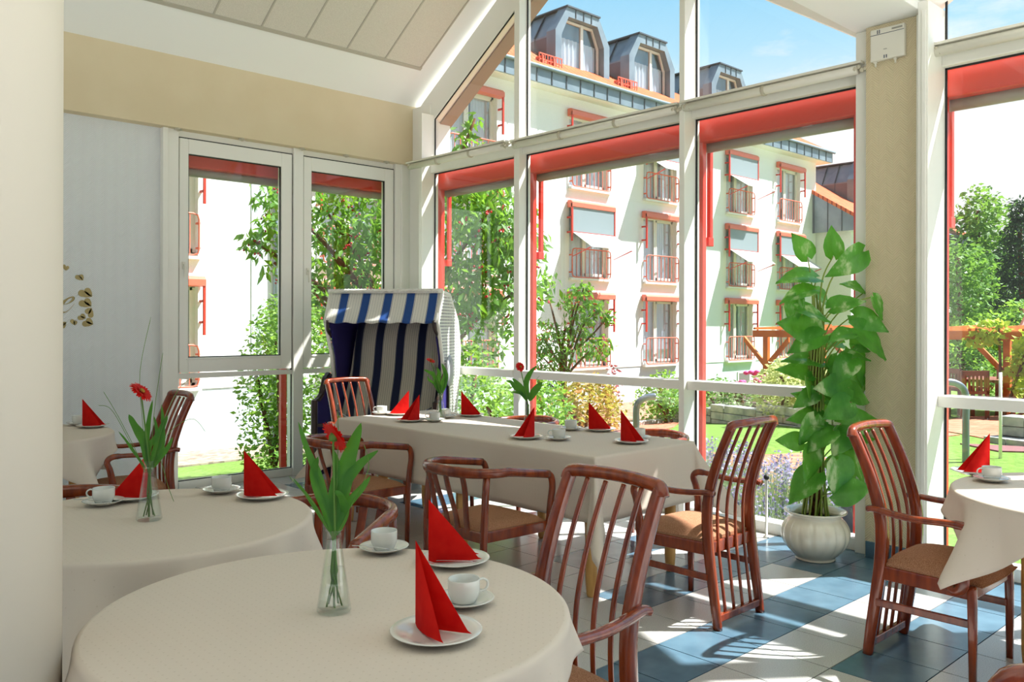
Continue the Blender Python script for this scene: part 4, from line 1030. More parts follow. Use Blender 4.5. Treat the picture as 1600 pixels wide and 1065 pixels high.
treeB('cherry_tree','smaller cherry tree with red fruit by the second facade bay',b2,[(0,0,-.1),(.03,0,.8),(-.03,.05,1.5),(.05,0,2.2)],[[(0,0,.7+.1*i),(c[0]*.5,c[1]*.5,c[2]*.7+.2),c] for i,(c,r,n) in enumerate(tree2)],tree2,'leaf',.15,.07,120)
# hedge and shrubs
def shr(px_,py_,t,w,h,mat,size,n,lb,name='garden_shrub',cat='shrub',droop=.1,aspect=.5,grp=None,extra=None,dz=0):
    p=atD(px_,py_,t); b=Vector((p.x,p.y,gzf(p.x,p.y)+dz)); hh=h
    return shrub(name,lb,cat,b,[((-w*.25,0,hh*.45),(w*.4,w*.4,hh*.5),n//3),((w*.22,.1,hh*.42),(w*.4,w*.4,hh*.46),n//3),((0,-.05,hh*.62),(w*.35,w*.35,hh*.42),n//3)],mat,size,droop,aspect,grp=grp,extra=extra)
shr(428,640,10.6,.75,2.3,'leaf2',.075,2300,'pale green hornbeam bush outside the left low pane',droop=.15)
shr(462,640,10.3,1.0,2.5,'leaf2',.075,2600,'pale green hedge bush left of the beach chair',droop=.15)
shr(560,640,11.0,1.6,2.2,'leaf2',.085,1800,'green hedge bush behind the beach chair')
shr(725,650,10.6,1.4,1.6,'leaf2',.08,2100,'light green bush outside the far facade bay')
shr(785,650,9.6,1.1,1.2,'leaf2',.075,1800,'light green bush beside the second facade post')
shr(850,655,11.2,1.0,1.15,'leaf2',.075,1500,'light green bush left of the orange tipped shrub')
shr(920,650,15.5,1.4,1.15,'leafr',.10,1700,'orange tipped shrub beside the mulch bed')
shr(955,640,17.0,.45,1.35,'leafm',.09,260,'small maroon leaved maple in the mulch bed',name='small_maple',cat='small tree')
shr(1035,625,19.5,1.2,1.15,'leaf2',.11,900,'yellow green shrub beside the end of the stone wall')
shr(1046,630,18.6,.8,.6,'leaf3',.10,500,'low green shrub at the stone wall corner',dz=.1)
shr(1120,630,18.5,1.3,.75,'leaf3',.09,800,'green perennials in the raised bed behind the post',dz=.2)
def pinks(t,C_):
    m=MB(); rg=random.Random(4)
    for i in range(16):
        c=(rg.uniform(-.6,.6),rg.uniform(-.25,.1),rg.uniform(.45,.8)); m.sphere(c,(.065,.065,.045),8,5)
    o=m.obj('blossom','pink',t); stuff(o)
shr(1160,628,18.0,1.1,.6,'leafg',.09,500,'pink flowering plants in the raised bed',name='pink_flowers',cat='flowers',extra=pinks,dz=.25)
shr(1230,640,16.4,1.2,1.15,'leafv',.10,1800,'cream variegated shrub spilling over the stone wall',dz=.1)
shr(1275,640,16.0,1.1,1.0,'leafv',.10,1300,'cream variegated shrub behind the potted plant',dz=.1)
shr(1215,600,21,1.3,1.1,'leafv',.13,900,'cream variegated shrub by the left pergola post')
shr(1340,640,15,1.0,1.0,'leaf3',.10,700,'green shrub behind the pillar edge')
# lavender clumps
def lav(x,y,w,h,n,lb):
    z=gzf(x,y); t=thing('lavender_clump',lb,'lavender',(x,y,z),0,'lavender clumps by the glass')
    a=nrg.uniform(0,2*PI,n); r=np.sqrt(nrg.uniform(0,1,n))*w; hh=h*nrg.uniform(.7,1.05,n)
    bx,by=r*.5*np.cos(a),r*.5*np.sin(a); tx,ty=r*1.1*np.cos(a),r*1.1*np.sin(a)
    v=[];f=[]; 
    s=.004
    b0=np.stack([bx-s,by,bx*0],1); b1=np.stack([bx+s,by,bx*0],1); t1=np.stack([tx+s*.5,ty,hh],1); t0=np.stack([tx-s*.5,ty,hh],1)
    vv=np.stack([b0,b1,t1,t0],1).reshape(-1,3); k=(np.arange(n)*4)[:,None]; npobj('stems',vv,k+np.array([0,1,2,3]),'leafg',t)
    n2=n//2; c=np.repeat(np.stack([tx,ty,hh],1)[:n2],5,0); c[:,2]-=np.tile(np.arange(5)*.022,n2); c+=nrg.normal(0,.006,c.shape)
    v,f=leaves_np(c,.032,nrg,-.3,.75); npobj('flower_heads',v,f,'leafl',t)
    lf=blob((0,0,h*.32),(w*.9,w*.9,h*.4),n*4,.1); v,f=leaves_np(lf,.06,nrg,-.8,.16); npobj('foliage',v,f,'leafg',t)
k=0
for (x,y,w,h,n) in [(6.45,4.35,.42,.80,260),(6.5,3.75,.42,.72,260),(6.55,3.2,.40,.72,240),(7.2,4.0,.45,.62,260),(7.3,3.35,.45,.60,260),(6.3,2.75,.30,.55,150),(7.9,3.9,.45,.55,220),(7.1,4.8,.45,.7,220),(6.2,3.5,.3,.5,160),(6.25,4.1,.3,.5,160)]:
    lav(x,y,w,h,n,['nearest the white floor pole','middle of the front row','right of the front row','back row left','back row middle','rightmost, beside the plant pot','furthest back in the bed','leftmost, behind the chair back','small one close to the glass','small one at the glass, left'][k].join(['lavender clump outside the glass, ',''])); k+=1
# curved grey pipes
def pipe(px_,py_,ztop,lb,flip=1):
    p=gpoint(px_,py_); z0=p.z; t=thing('handrail_post',lb,'handrail',p,0,'curved grey handrail posts'); H_=ztop-z0; d=cr0*flip
    m=MB(); m.tube(smoothpath([(0,0,-.1),(0,0,H_*.5),(0,0,H_*.82),tuple(d*.05+Vector((0,0,H_*.94))),tuple(d*.16+Vector((0,0,H_))),tuple(d*.26+Vector((0,0,H_*1.01)))],6),.045,12); m.obj('pipe','greym2',t)
mt['greym2']=simple('galvanised_pipe',(122,132,142),.35,.5,.6)
pipe(994,722,.52,'curved grey handrail pipe beside the brick path')
pipe(1487+22,722,.72,'curved grey handrail pipe on the right lawn',-1)
t=thing('parasol_pole','thin pale parasol pole on the right lawn','pole',gpoint(1563,716)); MB().lathe([(.022,-.1),(.022,1.2)],12).obj('pole','wfr',t)
# blue grey post outside by the pillar
struct(MB().box((6.05,2.80,gzf(6,2.8)),(6.16,2.92,.72)).obj('trim_outdoor_post','darkg',bevel=.004),'dark blue grey post outside beside the pillar','post')
# pergola
t=thing('garden_pergola','orange pine pergola behind the potted plant','pergola')
PX=19.3
pz=1.19
for i,y in enumerate((11.26,8.95,5.80,2.2)):
    m=MB(); z0=gzf(PX,y); m.box((PX-.065,y-.065,z0-.1),(PX+.065,y+.065,pz)); m.obj('post','timber',t,bevel=.006)
    m=MB()
    for s in (-1,1): m.hexa([(PX-.04,y+s*.05,pz-.75),(PX+.04,y+s*.05,pz-.75),(PX+.04,y+s*.05,pz-.6),(PX-.04,y+s*.05,pz-.6),(PX-.04,y+s*.62,pz-.12),(PX+.04,y+s*.62,pz-.12),(PX+.04,y+s*.62,pz+.02),(PX-.04,y+s*.62,pz+.02)])
    m.obj('knee_brace','timber',t)
    m=MB(); z0=gzf(PX+3,y); m.box((PX+2.9,y-.065,z0-.1),(PX+3.03,y+.065,pz)); m.obj('post','timber',t,bevel=.006)
MB().box((PX-.09,.5,pz),(PX-.03,11.6,pz+.17)).obj('beam','timber',t,bevel=.005)
MB().box((PX+2.93,.5,pz),(PX+2.99,11.6,pz+.17)).obj('beam','timber',t,bevel=.005)
for i in range(11):
    y=1.4+i*.99; m=MB(); m.hexa([(PX-.5,y-.03,pz+.19),(PX-.5,y+.03,pz+.19),(PX+3.5,y+.03,pz+.17),(PX+3.5,y-.03,pz+.17),(PX-.5,y-.03,pz+.24),(PX-.5,y+.03,pz+.24),(PX+3.5,y+.03,pz+.32),(PX+3.5,y-.03,pz+.32)]); m.obj('rafter','timber',t)
# vine at the pergola
def vine():
    y=5.80; base=Vector((PX-.15,y,gzf(PX,y)))
    shrub('climbing_vine','yellow green vine climbing the pergola post','vine',base,[((0,-.5,1.3),(.25,.35,.5),260),((0,-1.0,.95),(.3,.5,.35),260),((0,-1.9,.6),(.3,.6,.25),240),((0,.25,1.75),(.15,.35,.25),110),((0,.5,1.6),(.15,.3,.2),60),((0,-.25,.9),(.2,.2,.5),120)],'leaf3v',.15,.3,.8,stems=4)
mt['leaf3v']=leafm('vine_leaves',(150,178,62),(196,212,92),(215,235,90))
vine()
# garden furniture
def gchair(px_,py_,rot,lb):
    p=gpoint(px_,py_); t=thing('garden_chair',lb,'garden chair',p,rot,'brown timber garden chairs'); 
    for x in (-.25,.25):
        for y,h in ((-.24,.95),(.24,.62)):
            m=MB(); m.box((x-.03,y-.03,-.02),(x+.03,y+.03,h)); m.obj('leg','garden_wood',t)
        MB().box((x-.04,-.26,.6),(x+.04,.3,.63)).obj('armrest','garden_wood',t)
    MB().box((-.28,-.25,.38),(.28,.28,.42)).obj('seat','garden_wood',t)
    m=MB(); m.box((-.28,-.27,.86),(.28,-.23,.96)); m.box((-.28,-.27,.5),(.28,-.23,.56))
    for i in range(6): m.box((-.20+.08*i-.02,-.26,.56),(-.20+.08*i+.02,-.24,.86))
    m.obj('backrest','garden_wood',t)
    return t
g=gchair(1512,653,rad(-40),'brown timber garden chair on the terrace, left one')
gchair(1590,648,rad(140),'brown timber garden chair behind the pergola post')
gchair(1470,648,rad(60),'brown timber garden chair, mostly hidden by the window frame')
p=gpoint(1545,644); t=thing('garden_table','brown garden table on the terrace','garden table',p)
MB().box((-.7,-.45,.68),(.7,.45,.73)).obj('tabletop','garden_wood',t)
for x in (-.6,.6):
    for y in (-.36,.36): MB().box((x-.04,y-.04,-.02),(x+.04,y+.04,.68)).obj('leg','garden_wood',t)
# shed, play frame, van
def shed():
    c=atD(1530,590,46); b=Vector((c.x,c.y,gzf(c.x,c.y)))
    t=thing('garden_shed','grey boarded shed with purple roof behind the terrace','shed',b,-YAW)
    MB().box((-2.4,0,-.2),(1.6,3,1.35)).obj('walls','shed',t)
    MB().hexa([(-2.7,-.4,1.3),(1.9,-.4,1.3),(1.9,1.6,2.4),(-2.7,1.6,2.4),(-2.7,-.4,1.42),(1.9,-.4,1.42),(1.9,1.6,2.52),(-2.7,1.6,2.52)]).obj('roof','slate',t)
    MB().box((-.9,-.03,-.2),(.2,0,1.2)).obj('door','plinth',t)
    MB().box((-.02,-.06,-.2),(.03,-.03,3)).obj('lamp_post','darkg',t)
shed()
b=gpoint(1588,612); t=thing('play_frame','brown timber climbing frame beyond the terrace','climbing frame',b,-YAW)
for s in (-1,1):
    m=MB(); m.sweep([(s*.9,0,-.2),(.35+s*.05,0,2.1)],.14,.14,up=(0,1,0),n=8,e=3); m.obj('leg','garden_wood',t)
m=MB()
for i in range(4): m.box((-.55+.24*i,-.04,.35+.4*i),(.75-.05*i,.04,.42+.4*i))
m.obj('rungs','garden_wood',t)
b=atD(1600,500,48); b.z=gzf(b.x,b.y); t=thing('parked_van','dark green van with roof rack partly behind the pergola','van',b,-YAW)
m=MB(); m.prism([(-2.1,0,.3),(2.4,0,.3),(2.4,0,2.3),(-1.2,0,2.35),(-2.0,0,2.1)],(0,1.9,0)); m.obj('body','van',t,bevel=.06)
m=MB(); m.prism([(-1.55,-.01,1.55),(2.2,-.01,1.55),(2.2,-.01,2.1),(-1.2,-.01,2.1)],(0,-.02,0)); m.obj('side_window','bglass',t)
m=MB()
for x in (-.9,.3,1.5): m.box((x,0,2.35),(x+.06,1.9,2.5))
m.box((-1.3,.05,2.47),(1.9,.1,2.53)); m.box((-1.3,1.75,2.47),(1.9,1.8,2.53)); m.obj('roof_rack','greym',t)
for x in (-1.4,1.5):
    m=MB(); m.lathe([(.33,-.1),(.33,.1)],20); m.xform(Matrix.Translation((x,.05,.33))@Matrix.Rotation(PI/2,4,'X')); m.obj('wheel','gasket',t)
# distant trees
def dtree(px_,topy,t,w,mat,n,size,lb,aspect=.5,droop=.2,conif=False,loy=600):
    p=atD(px_,540,t); b=Vector((p.x,p.y,gzf(p.x,p.y))); H_=atD(px_,topy,t).z-b.z
    if conif: bls=[((0,0,H_*(.12+.12*k)),(w*(1-.115*k),w*(1-.115*k),H_*.10),int(n*(1.6-.17*k)/8)) for k in range(8)]
    else: bls=[((w*.35*math.cos(k*2.4),w*.35*math.sin(k*2.4),H_*(.22+.085*k)),(w*(.75-.04*k),w*(.75-.04*k),H_*.16),n//9) for k in range(9)]
    treeB('conifer_tree' if conif else 'deciduous_tree',lb,b,[(0,0,-.3),(.1,0,H_*.4),(0,.1,H_*.9)],[[(0,0,H_*.25),(c[0]*.5,c[1]*.5,c[2]*.9),c] for c,r,k in bls[:5]],bls,mat,size,.18,0,droop,aspect,grp='trees beyond the garden')
dtree(1530,300,42,2.6,'leaf3',5200,.30,'tall light green tree right of the last facade post')
dtree(1500,380,36,2.0,'leaf3',2600,.26,'bright yellow green tree nearest the red awning rail')
dtree(1596,318,38,2.6,'leafd',8000,.26,'dark spruce at the right edge of the view',.3,.5,True)
dtree(1566,400,46,2.6,'leafd',5200,.28,'dark conifer between the light tree and the spruce',.3,.5,True)
dtree(1480,420,60,4.0,'leafd',3800,.36,'dark conifer behind the red awning rail',.3,.5,True)
dtree(1600,470,34,2.2,'leaf2',2400,.22,'low green tree above the pergola, far right')
dtree(1500,500,34,2.0,'leaf2',2200,.2,'low green tree behind the garden chairs')
# hedge row right side behind terrace
shr(1600,590,22,2.6,1.2,'leaf3',.14,1600,'light green bushes beyond the terrace, far right')

# ---------------------------------------------------------------- the white house
YW=17.9
def house():
    t=thing('white_house','white three storey house with red framed french windows and clay roof','building')
    cols=[1.70,5.65,10.45,14.25,19.1,22.75,27.72,31.42]; rows=[.0,2.79,5.58]; ww=1.98
    x0,x1=-6.0,34.7
    # wall with openings
    xs=[x0]; 
    for c in cols: xs += [c+.06,c+ww-.06]
    xs.append(x1)
    zs=[.12]; 
    for r in rows: zs += [r+.14,r+2.34]
    zs.append(8.5); zs[0]=.10
    m=MB()
    for i in range(len(xs)-1):
        if i%2==0: m.box((xs[i],YW,.10),(xs[i+1],YW+.35,8.5))
        else:
            for j in range(0,len(zs)-1,2):
                m.box((xs[i],YW,zs[j]),(xs[i+1],YW+.35,zs[j+1]))
    m.obj('wall','render',t)
    MB().box((x0,YW+.02,-1.6),(x1,YW+.35,.10)).obj('plinth_wall','plinth',t)
    m=MB(); m.box((x1-.35,YW+.35,-1.6),(x1,YW+9,8.5)); m.obj('wall','render',t)
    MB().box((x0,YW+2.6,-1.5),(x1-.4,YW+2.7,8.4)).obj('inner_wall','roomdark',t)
    # basement windows
    for x in (28.6,32.4,24.0,16.9):
        w=MB(); w.box((x,YW-.01,-.78),(x+.9,YW+.03,-.30)); o=w.obj('basement_window','wfr',t)
        MB().box((x+.08,YW-.014,-.72),(x+.82,YW-.010,-.36)).obj('pane','roomdark',o)
    # eaves: zinc fascia, soffit, gutter
    yf=YW-.5
    m=MB(); m.box((x0,yf,8.47),(x1+.5,yf+.04,8.93)); m.box((x1+.46,yf,8.47),(x1+.5,yf+9,8.93)); o=m.obj('fascia','zinc',t)
    m=MB(); x=x0+.3
    while x<x1+.5: m.box((x,yf-.022,8.47),(x+.035,yf,8.93)); x+=.62
    m.obj('seams','zincd',o)
    MB().box((x0,yf+.04,8.45),(x1+.46,YW+.3,8.50)).obj('soffit','render',t)
    m=MB(); m.sweep([(x0,yf-.05,8.91),(x1+.6,yf-.05,8.91)],.11,.11,up=(0,0,1),n=12,e=2); m.obj('gutter','zinc',t)
    # roof
    sl=.60; yr=YW+2.4
    m=MB(); ze=8.95; zr=ze+(yr-yf)*sl
    m.hexa([(x0,yf,ze-.06),(x1+.5,yf,ze-.06),(x1-1.6,yr,zr-.06),(x0,yr,zr-.06),(x0,yf,ze),(x1+.5,yf,ze),(x1-1.6,yr,zr),(x0,yr,zr)]); m.obj('roof','clay',t)
    m=MB(); m.hexa([(x1+.5,yf,ze-.02),(x1+.5,yf+9,ze-.02),(x1-1.6,yf+9,zr),(x1-1.6,yr,zr),(x1+.5,yf,ze),(x1+.5,yf+9,ze),(x1-1.6,yf+9,zr+.02),(x1-1.6,yr,zr+.02)]); m.obj('roof','clay',t)
    # downpipe and bay edge by the left window
    m=MB(); m.tube([(9.35,YW-.06,-1.2),(9.35,YW-.06,8.5)],.06,10); 
    for z in (1.5,4.3,7): m.tube([(9.35,YW-.06,z),(9.35,YW-.06,z+.06)],.075,10)
    m.obj('downpipe','zinc',t)
    MB().box((8.78,YW-.02,.1),(9.12,YW,8.45)).obj('pilaster','plinth',t)
    # windows
    states={(19.1,1):'drop',(22.75,2):'drop',(27.72,2):'drop',(27.72,1):'drop',(31.42,1):'drop'}
    for c in cols:
        for k,r in enumerate(rows):
            wn(t,c,r,ww,states.get((c,k)))
    for q,c in enumerate(cols):
        if c>9: dormer(t,c+.22,YW+.75,9.68,sl,yf,ze,h=1.95,w=2.6)
    return t
def wn(t,c,r,ww,st):
    a,b=c+.06,c+ww-.06; z0,z1=r+.14,r+2.34; y=YW+.16
    m=MB(); f=.07
    mid=a+(b-a)*.44
    m.box((a,y,z0),(a+f,y+.07,z1)).box((b-f,y,z0),(b,y+.07,z1)).box((a,y,z0),(b,y+.07,z0+.09)).box((a,y,z1-f),(b,y+.07,z1)).box((mid-.045,y-.01,z0),(mid+.045,y+.06,z1))
    m.box((mid+.045,y-.02,z0+.09),(mid+.10,y+.05,z1-f)).box((b-f-.055,y-.02,z0+.09),(b-f,y+.05,z1-f)).box((mid+.045,y-.02,z1-f-.06),(b-f,y+.05,z1-f)).box((mid+.045,y-.02,z0+.09),(b-f,y+.05,z0+.17))
    m.box((a-.02,YW-.12,z0-.07),(b+.04,YW+.2,z0-.0))
    w=m.obj('window','wfr',t)
    MB().box((a+f,y+.03,z0+.09),(mid-.045,y+.036,z1-f)).box((mid+.10,y+.02,z0+.17),(b-f-.055,y+.026,z1-f-.06)).obj('pane','bglass',w)
    m=MB(); rg=random.Random(int(c*10+r*7)); op=rg.uniform(.25,.5)
    def cur(xa,xb):
        m.grid(lambda u,v:(xa+(xb-xa)*u, y+.12+.03*math.sin(u*(xb-xa)*48), z0+.05+(z1-z0-.1)*v),max(8,int((xb-xa)*36)),1)
    cur(a+.05,a+(b-a)*(op+.12)); cur(b-(b-a)*(.80-op),b-.05); m.obj('curtain','curtain',w)
    m=MB(); m.grid(lambda u,v:(a+.03+(b-a-.06)*u, y+.24+.04*math.sin(u*70), z0+.05+(z1-z0-.1)*v),72,1); m.obj('curtain','curtain2',w)
    # awning cassette and side rails
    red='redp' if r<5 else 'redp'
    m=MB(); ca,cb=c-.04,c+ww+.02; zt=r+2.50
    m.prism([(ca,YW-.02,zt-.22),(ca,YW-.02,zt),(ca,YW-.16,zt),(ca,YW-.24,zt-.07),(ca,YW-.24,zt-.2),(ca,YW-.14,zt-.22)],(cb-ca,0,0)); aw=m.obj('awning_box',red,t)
    m=MB()
    for x in (ca+.0,cb-.05):
        m.box((x,YW-.22,zt-1.25),(x+.05,YW-.17,zt-.1)).box((x,YW-.19,zt-.55),(x+.05,YW,zt-.50)).box((x,YW-.19,zt-1.0),(x+.05,YW,zt-.95))
    m.obj('side_rails','redm',aw)
    if st=='drop':
        zb=zt-.98
        m=MB(); m.box((ca+.04,YW-.205,zb),(cb-.04,YW-.195,zt-.2)); m.obj('screen','screen',aw)
        m=MB(); m.box((ca+.03,YW-.215,zb-.03),(cb-.03,YW-.185,zb+.02)); 
        for x in (ca+.03,cb-.06): m.hexa([(x,YW-.2,zb-.75),(x+.03,YW-.2,zb-.75),(x+.03,YW-.16,zb-.75),(x,YW-.16,zb-.75),(x,YW-.95,zb-.52),(x+.03,YW-.95,zb-.52),(x+.03,YW-.91,zb-.50),(x,YW-.91,zb-.50)])
        m.obj('drop_arm','redm',aw)
        m=MB(); m.hexa([(ca+.04,YW-.20,zb),(cb-.04,YW-.20,zb),(cb-.04,YW-.98,zb-.50),(ca+.04,YW-.98,zb-.50),(ca+.04,YW-.20,zb+.008),(cb-.04,YW-.20,zb+.008),(cb-.04,YW-.98,zb-.492),(ca+.04,YW-.98,zb-.492)]); m.obj('fabric','awnf',aw)
    # railing
    m=MB(); yr=YW-.10; xa,xb=a+.04,b-.02; q0,q1=z0+.02,z0+.90; rr=.13
    P=[(xa+rr,yr,q0),(xb-rr,yr,q0),(xb-.03,yr,q0+.03),(xb,yr,q0+rr),(xb,yr,q1-rr),(xb-.03,yr,q1-.03),(xb-rr,yr,q1),(xa+rr,yr,q1),(xa+.03,yr,q1-.03),(xa,yr,q1-rr),(xa,yr,q0+rr),(xa+.03,yr,q0+.03)]
    m.tube(P,.020,6,closed=True)
    nb=9
    for i in range(1,nb): x=xa+(xb-xa)*i/nb; m.box((x-.008,yr-.008,q0),(x+.008,yr+.008,q1))
    for z in (q0+.15,q1-.2):
        for x in (xa,xb): m.box((x-.03,yr,z-.02),(x+.03,YW+.02,z+.02))
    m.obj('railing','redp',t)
def dormer(t,x,y,z,sl,yf,ze,h=2.15,w=2.45,body=None):
    """faceted zinc dormer: front at plane y"""
    ch=.55; T=z+h
    prof=[(x,z-.2),(x+w,z-.2),(x+w,T-.85),(x+w-ch,T),(x+ch,T),(x,T-.85)]
    back=(T-ze)/sl+yf-y+.5; th=.24
    m=MB(); o=.5   # cheeks start behind the front frame
    n=len(prof)
    inner=[(x+.28,z+.02),(x+w-.28,z+.02),(x+w-.28,T-.95),(x+w-ch-.06,T-.32),(x+ch+.06,T-.32),(x+.28,T-.95)]
    # front frame ring, 0.35 deep
    vs=[(a,y,b) for a,b in prof]+[(a,y,b) for a,b in inner]+[(a,y+.4,b) for a,b in prof]+[(a,y+.4,b) for a,b in inner]
    fs=[(i,(i+1)%n,n+(i+1)%n,n+i) for i in range(n)]+[(2*n+i,2*n+(i+1)%n,(i+1)%n,i) for i in range(n)]+[(n+i,n+(i+1)%n,3*n+(i+1)%n,3*n+i) for i in range(n)]
    m.add(vs,fs); 
    # body
    pr=[(a,b) for a,b in [(x+.10,z-.2),(x+w-.10,z-.2),(x+w-.10,T-.92),(x+w-ch-.04,T-.06),(x+ch+.04,T-.06),(x+.10,T-.92)]]
    m.prism([(a,y+.4,b) for a,b in pr],(0,back,0))
    d=m.obj('dormer','zinc',t)
    m=MB(); m.prism([(x+.085,y+.42,z-.2),(x+.085,y+back,z-.2),(x+.085,y+back,T-.98),(x+.085,y+.42,T-.98)],(.02,0,0)); m.obj('dormer_cheek','zincb',d)
    m=MB()
    for k in range(1,4): yy=y+.4+k*.6; m.box((x+.075,yy,z-.2),(x+.105,yy+.03,T-.95)); m.hexa([(x+.09,yy,T-.93),(x+.09,yy+.03,T-.93),(x+ch+.03,yy+.03,T-.07),(x+ch+.03,yy,T-.07),(x+.05,yy,T-.90),(x+.05,yy+.03,T-.90),(x+ch,yy+.03,T-.02),(x+ch,yy,T-.02)])
    for k in range(1,4): xx=x+ch+(w-2*ch)*k/4; m.box((xx,y-.02,T-.3),(xx+.03,y+.02,T))
    m.box((x+ch-.05,y-.05,T-.02),(x+w-ch+.05,y+back,T+.03)); m.obj('seams','zincd',d)
    # window
    m=MB(); yy=y+.22; a,b,c0,c1=x+.30,x+w-.30,z+.04,T-.34
    poly=[(a,c0),(b,c0),(b,T-.95),(x+w-ch-.06,c1),(x+ch+.06,c1),(a,T-.95)]; n=6
    ins=[(a+.08,c0+.08),(b-.08,c0+.08),(b-.08,T-.98),(x+w-ch-.10,c1-.08),(x+ch+.10,c1-.08),(a+.08,T-.98)]
    vs=[(p,yy,q) for p,q in poly]+[(p,yy,q) for p,q in ins]+[(p,yy+.06,q) for p,q in poly]+[(p,yy+.06,q) for p,q in ins]
    m.add(vs,[(i,(i+1)%n,n+(i+1)%n,n+i) for i in range(n)]+[(n+i,n+(i+1)%n,3*n+(i+1)%n,3*n+i) for i in range(n)])
    mx_=a+(b-a)*.58; m.box((mx_-.06,yy-.01,c0),(mx_+.06,yy+.06,c1)); m.box((a,yy-.1,c0-.02),(b,yy+.02,c0+.04)); m.obj('dormer_window','wfr',d)
    m=MB(); m.prism([(p,yy+.03,q) for p,q in ins],(0,.006,0)); m.obj('dormer_pane','bglass',d)
    m=MB(); m.grid(lambda u,v:(a+.1+(b-a-.2)*u, yy+.10+.03*math.sin(u*60), c0+.1+(T-1.0-c0)*v),40,1); m.obj('curtain','curtain',d)
    # snow guard beside
    m=MB(); sx=x-1.35
    for z_ in (.10,.28): m.box((sx,yf+.62,ze+.36+z_),(sx+1.0,yf+.65,ze+.39+z_))
    for i in range(9): m.box((sx+i*.122,yf+.62,ze+.36),(sx+i*.122+.02,yf+.64,ze+.66))
    for i in (1,5): m.box((sx+i*.122,yf+.60,ze+.25),(sx+i*.122+.05,yf+.9,ze+.60))
    m.obj('snow_guard','redp',d)
house()
def wing():
    t=thing('house_wing','lower wing of the white house with one dormer, right of the eaves','building')
    X0,X1=34.75,48; Yf=16.35
    MB().box((X0,Yf,-1.4),(X1,YW+6,5.5)).obj('wall','render',t)
    yf=Yf-.4; z0,z1=5.42,5.9; sl=.62
    m=MB(); m.box((X0-.35,yf,z0),(X1,yf+.04,z1)); m.prism([(X0-.35,yf,z0),(X0-.35,YW+3,z0),(X0-.35,YW+3,z1+(YW+3-yf)*sl),(X0-.35,yf,z1)],(.04,0,0)); o=m.obj('fascia','zinc',t)
    m=MB(); x=X0-.1
    while x<X1: m.box((x,yf-.022,z0),(x+.035,yf,z1)); x+=.62
    for k in range(1,5): yy=yf+k*.62; m.box((X0-.372,yy,z0),(X0-.35,yy+.035,z1+(yy-yf)*sl))
    m.obj('seams','zincd',o)
    MB().box((X0-.31,yf+.04,z0-.03),(X1,Yf,z0+.03)).obj('soffit','render',t)
    m=MB(); yb=YW+4; m.hexa([(X0-.4,yf,z1),(X1,yf,z1),(X1,yb,z1+(yb-yf)*sl),(X0-.4,yb,z1+(yb-yf)*sl),(X0-.4,yf,z1+.16),(X1,yf,z1+.16),(X1,yb,z1+.16+(yb-yf)*sl),(X0-.4,yb,z1+.16+(yb-yf)*sl)]); m.obj('roof','clay',t)
    m=MB(); m.sweep([(X0-.4,yf-.05,z1+.02),(X1,yf-.05,z1+.02)],.13,.13,up=(0,0,1),n=10,e=2); m.obj('gutter','zinc',t)
    dormer(t,37.1,Yf+.9,6.75,sl,yf,z1,h=2.1,w=2.4)
    global YW_
    for c in (38.6,):
        for r in (-.0,2.79):
            m=MB(); m.box((c,Yf-.02,r+.1),(c+1.8,Yf+.02,r+2.2)); w=m.obj('window','wfr',t)
            MB().box((c+.1,Yf-.03,r+.2),(c+.8,Yf-.022,r+2.1)).box((c+.95,Yf-.03,r+.2),(c+1.7,Yf-.022,r+2.1)).obj('pane','screen',w)
            m=MB(); m.box((c-.05,Yf-.24,r+2.25),(c+1.9,Yf,r+2.5)); m.box((c-.05,Yf-.22,r+1.2),(c,Yf-.16,r+2.3)); m.obj('awning_box','redm',t)
wing()
# ---------------------------------------------------------------- potted climbing plant
PC=Vector((5.17,2.665,0))
t=thing('ceramic_pot','round ribbed cream ceramic pot on the blue tiles','plant pot',PC)
def rib(th,z): return 1-.055*abs(math.cos(th*8))**8*(1 if .04<z<.27 else 0)*math.sin(min(1,max(0,(z-.04)/.23))*PI)**.5
prof=[(.118,0),(.124,.006),(.122,.018),(.150,.045),(.186,.085),(.206,.125),(.212,.165),(.206,.205),(.188,.240),(.168,.262),(.160,.275),(.166,.288),(.188,.300),(.194,.306),(.192,.312),(.176,.308),(.150,.285),(.146,.262)]
pp=smoothpath([(r,0,z) for r,z in prof],3)
m=MB(); m.lathe([(p.x,p.z) for p in pp],96,mod=rib,cap=False); m.lathe([(.118,0),(.001,0)],96,cap=False); m.obj('body','pot',t)
m=MB(); m.lathe([(.168,.250),(.001,.262)],32,cap=False); m.obj('potting_soil','soil',t)
t=thing('climbing_houseplant','tall climbing houseplant with variegated heart leaves in the cream pot','plant',PC+Vector((0,0,.258)))
O=PC+Vector((0,0,.258)); TD=(O-CAM).dot(cfw)
m=MB(); m.lathe([(.034,-.02),(.036,.3),(.035,.7),(.034,1.1),(.030,1.32),(.004,1.34)],14,(0,0,0)); m.obj('moss_pole','moss',t)
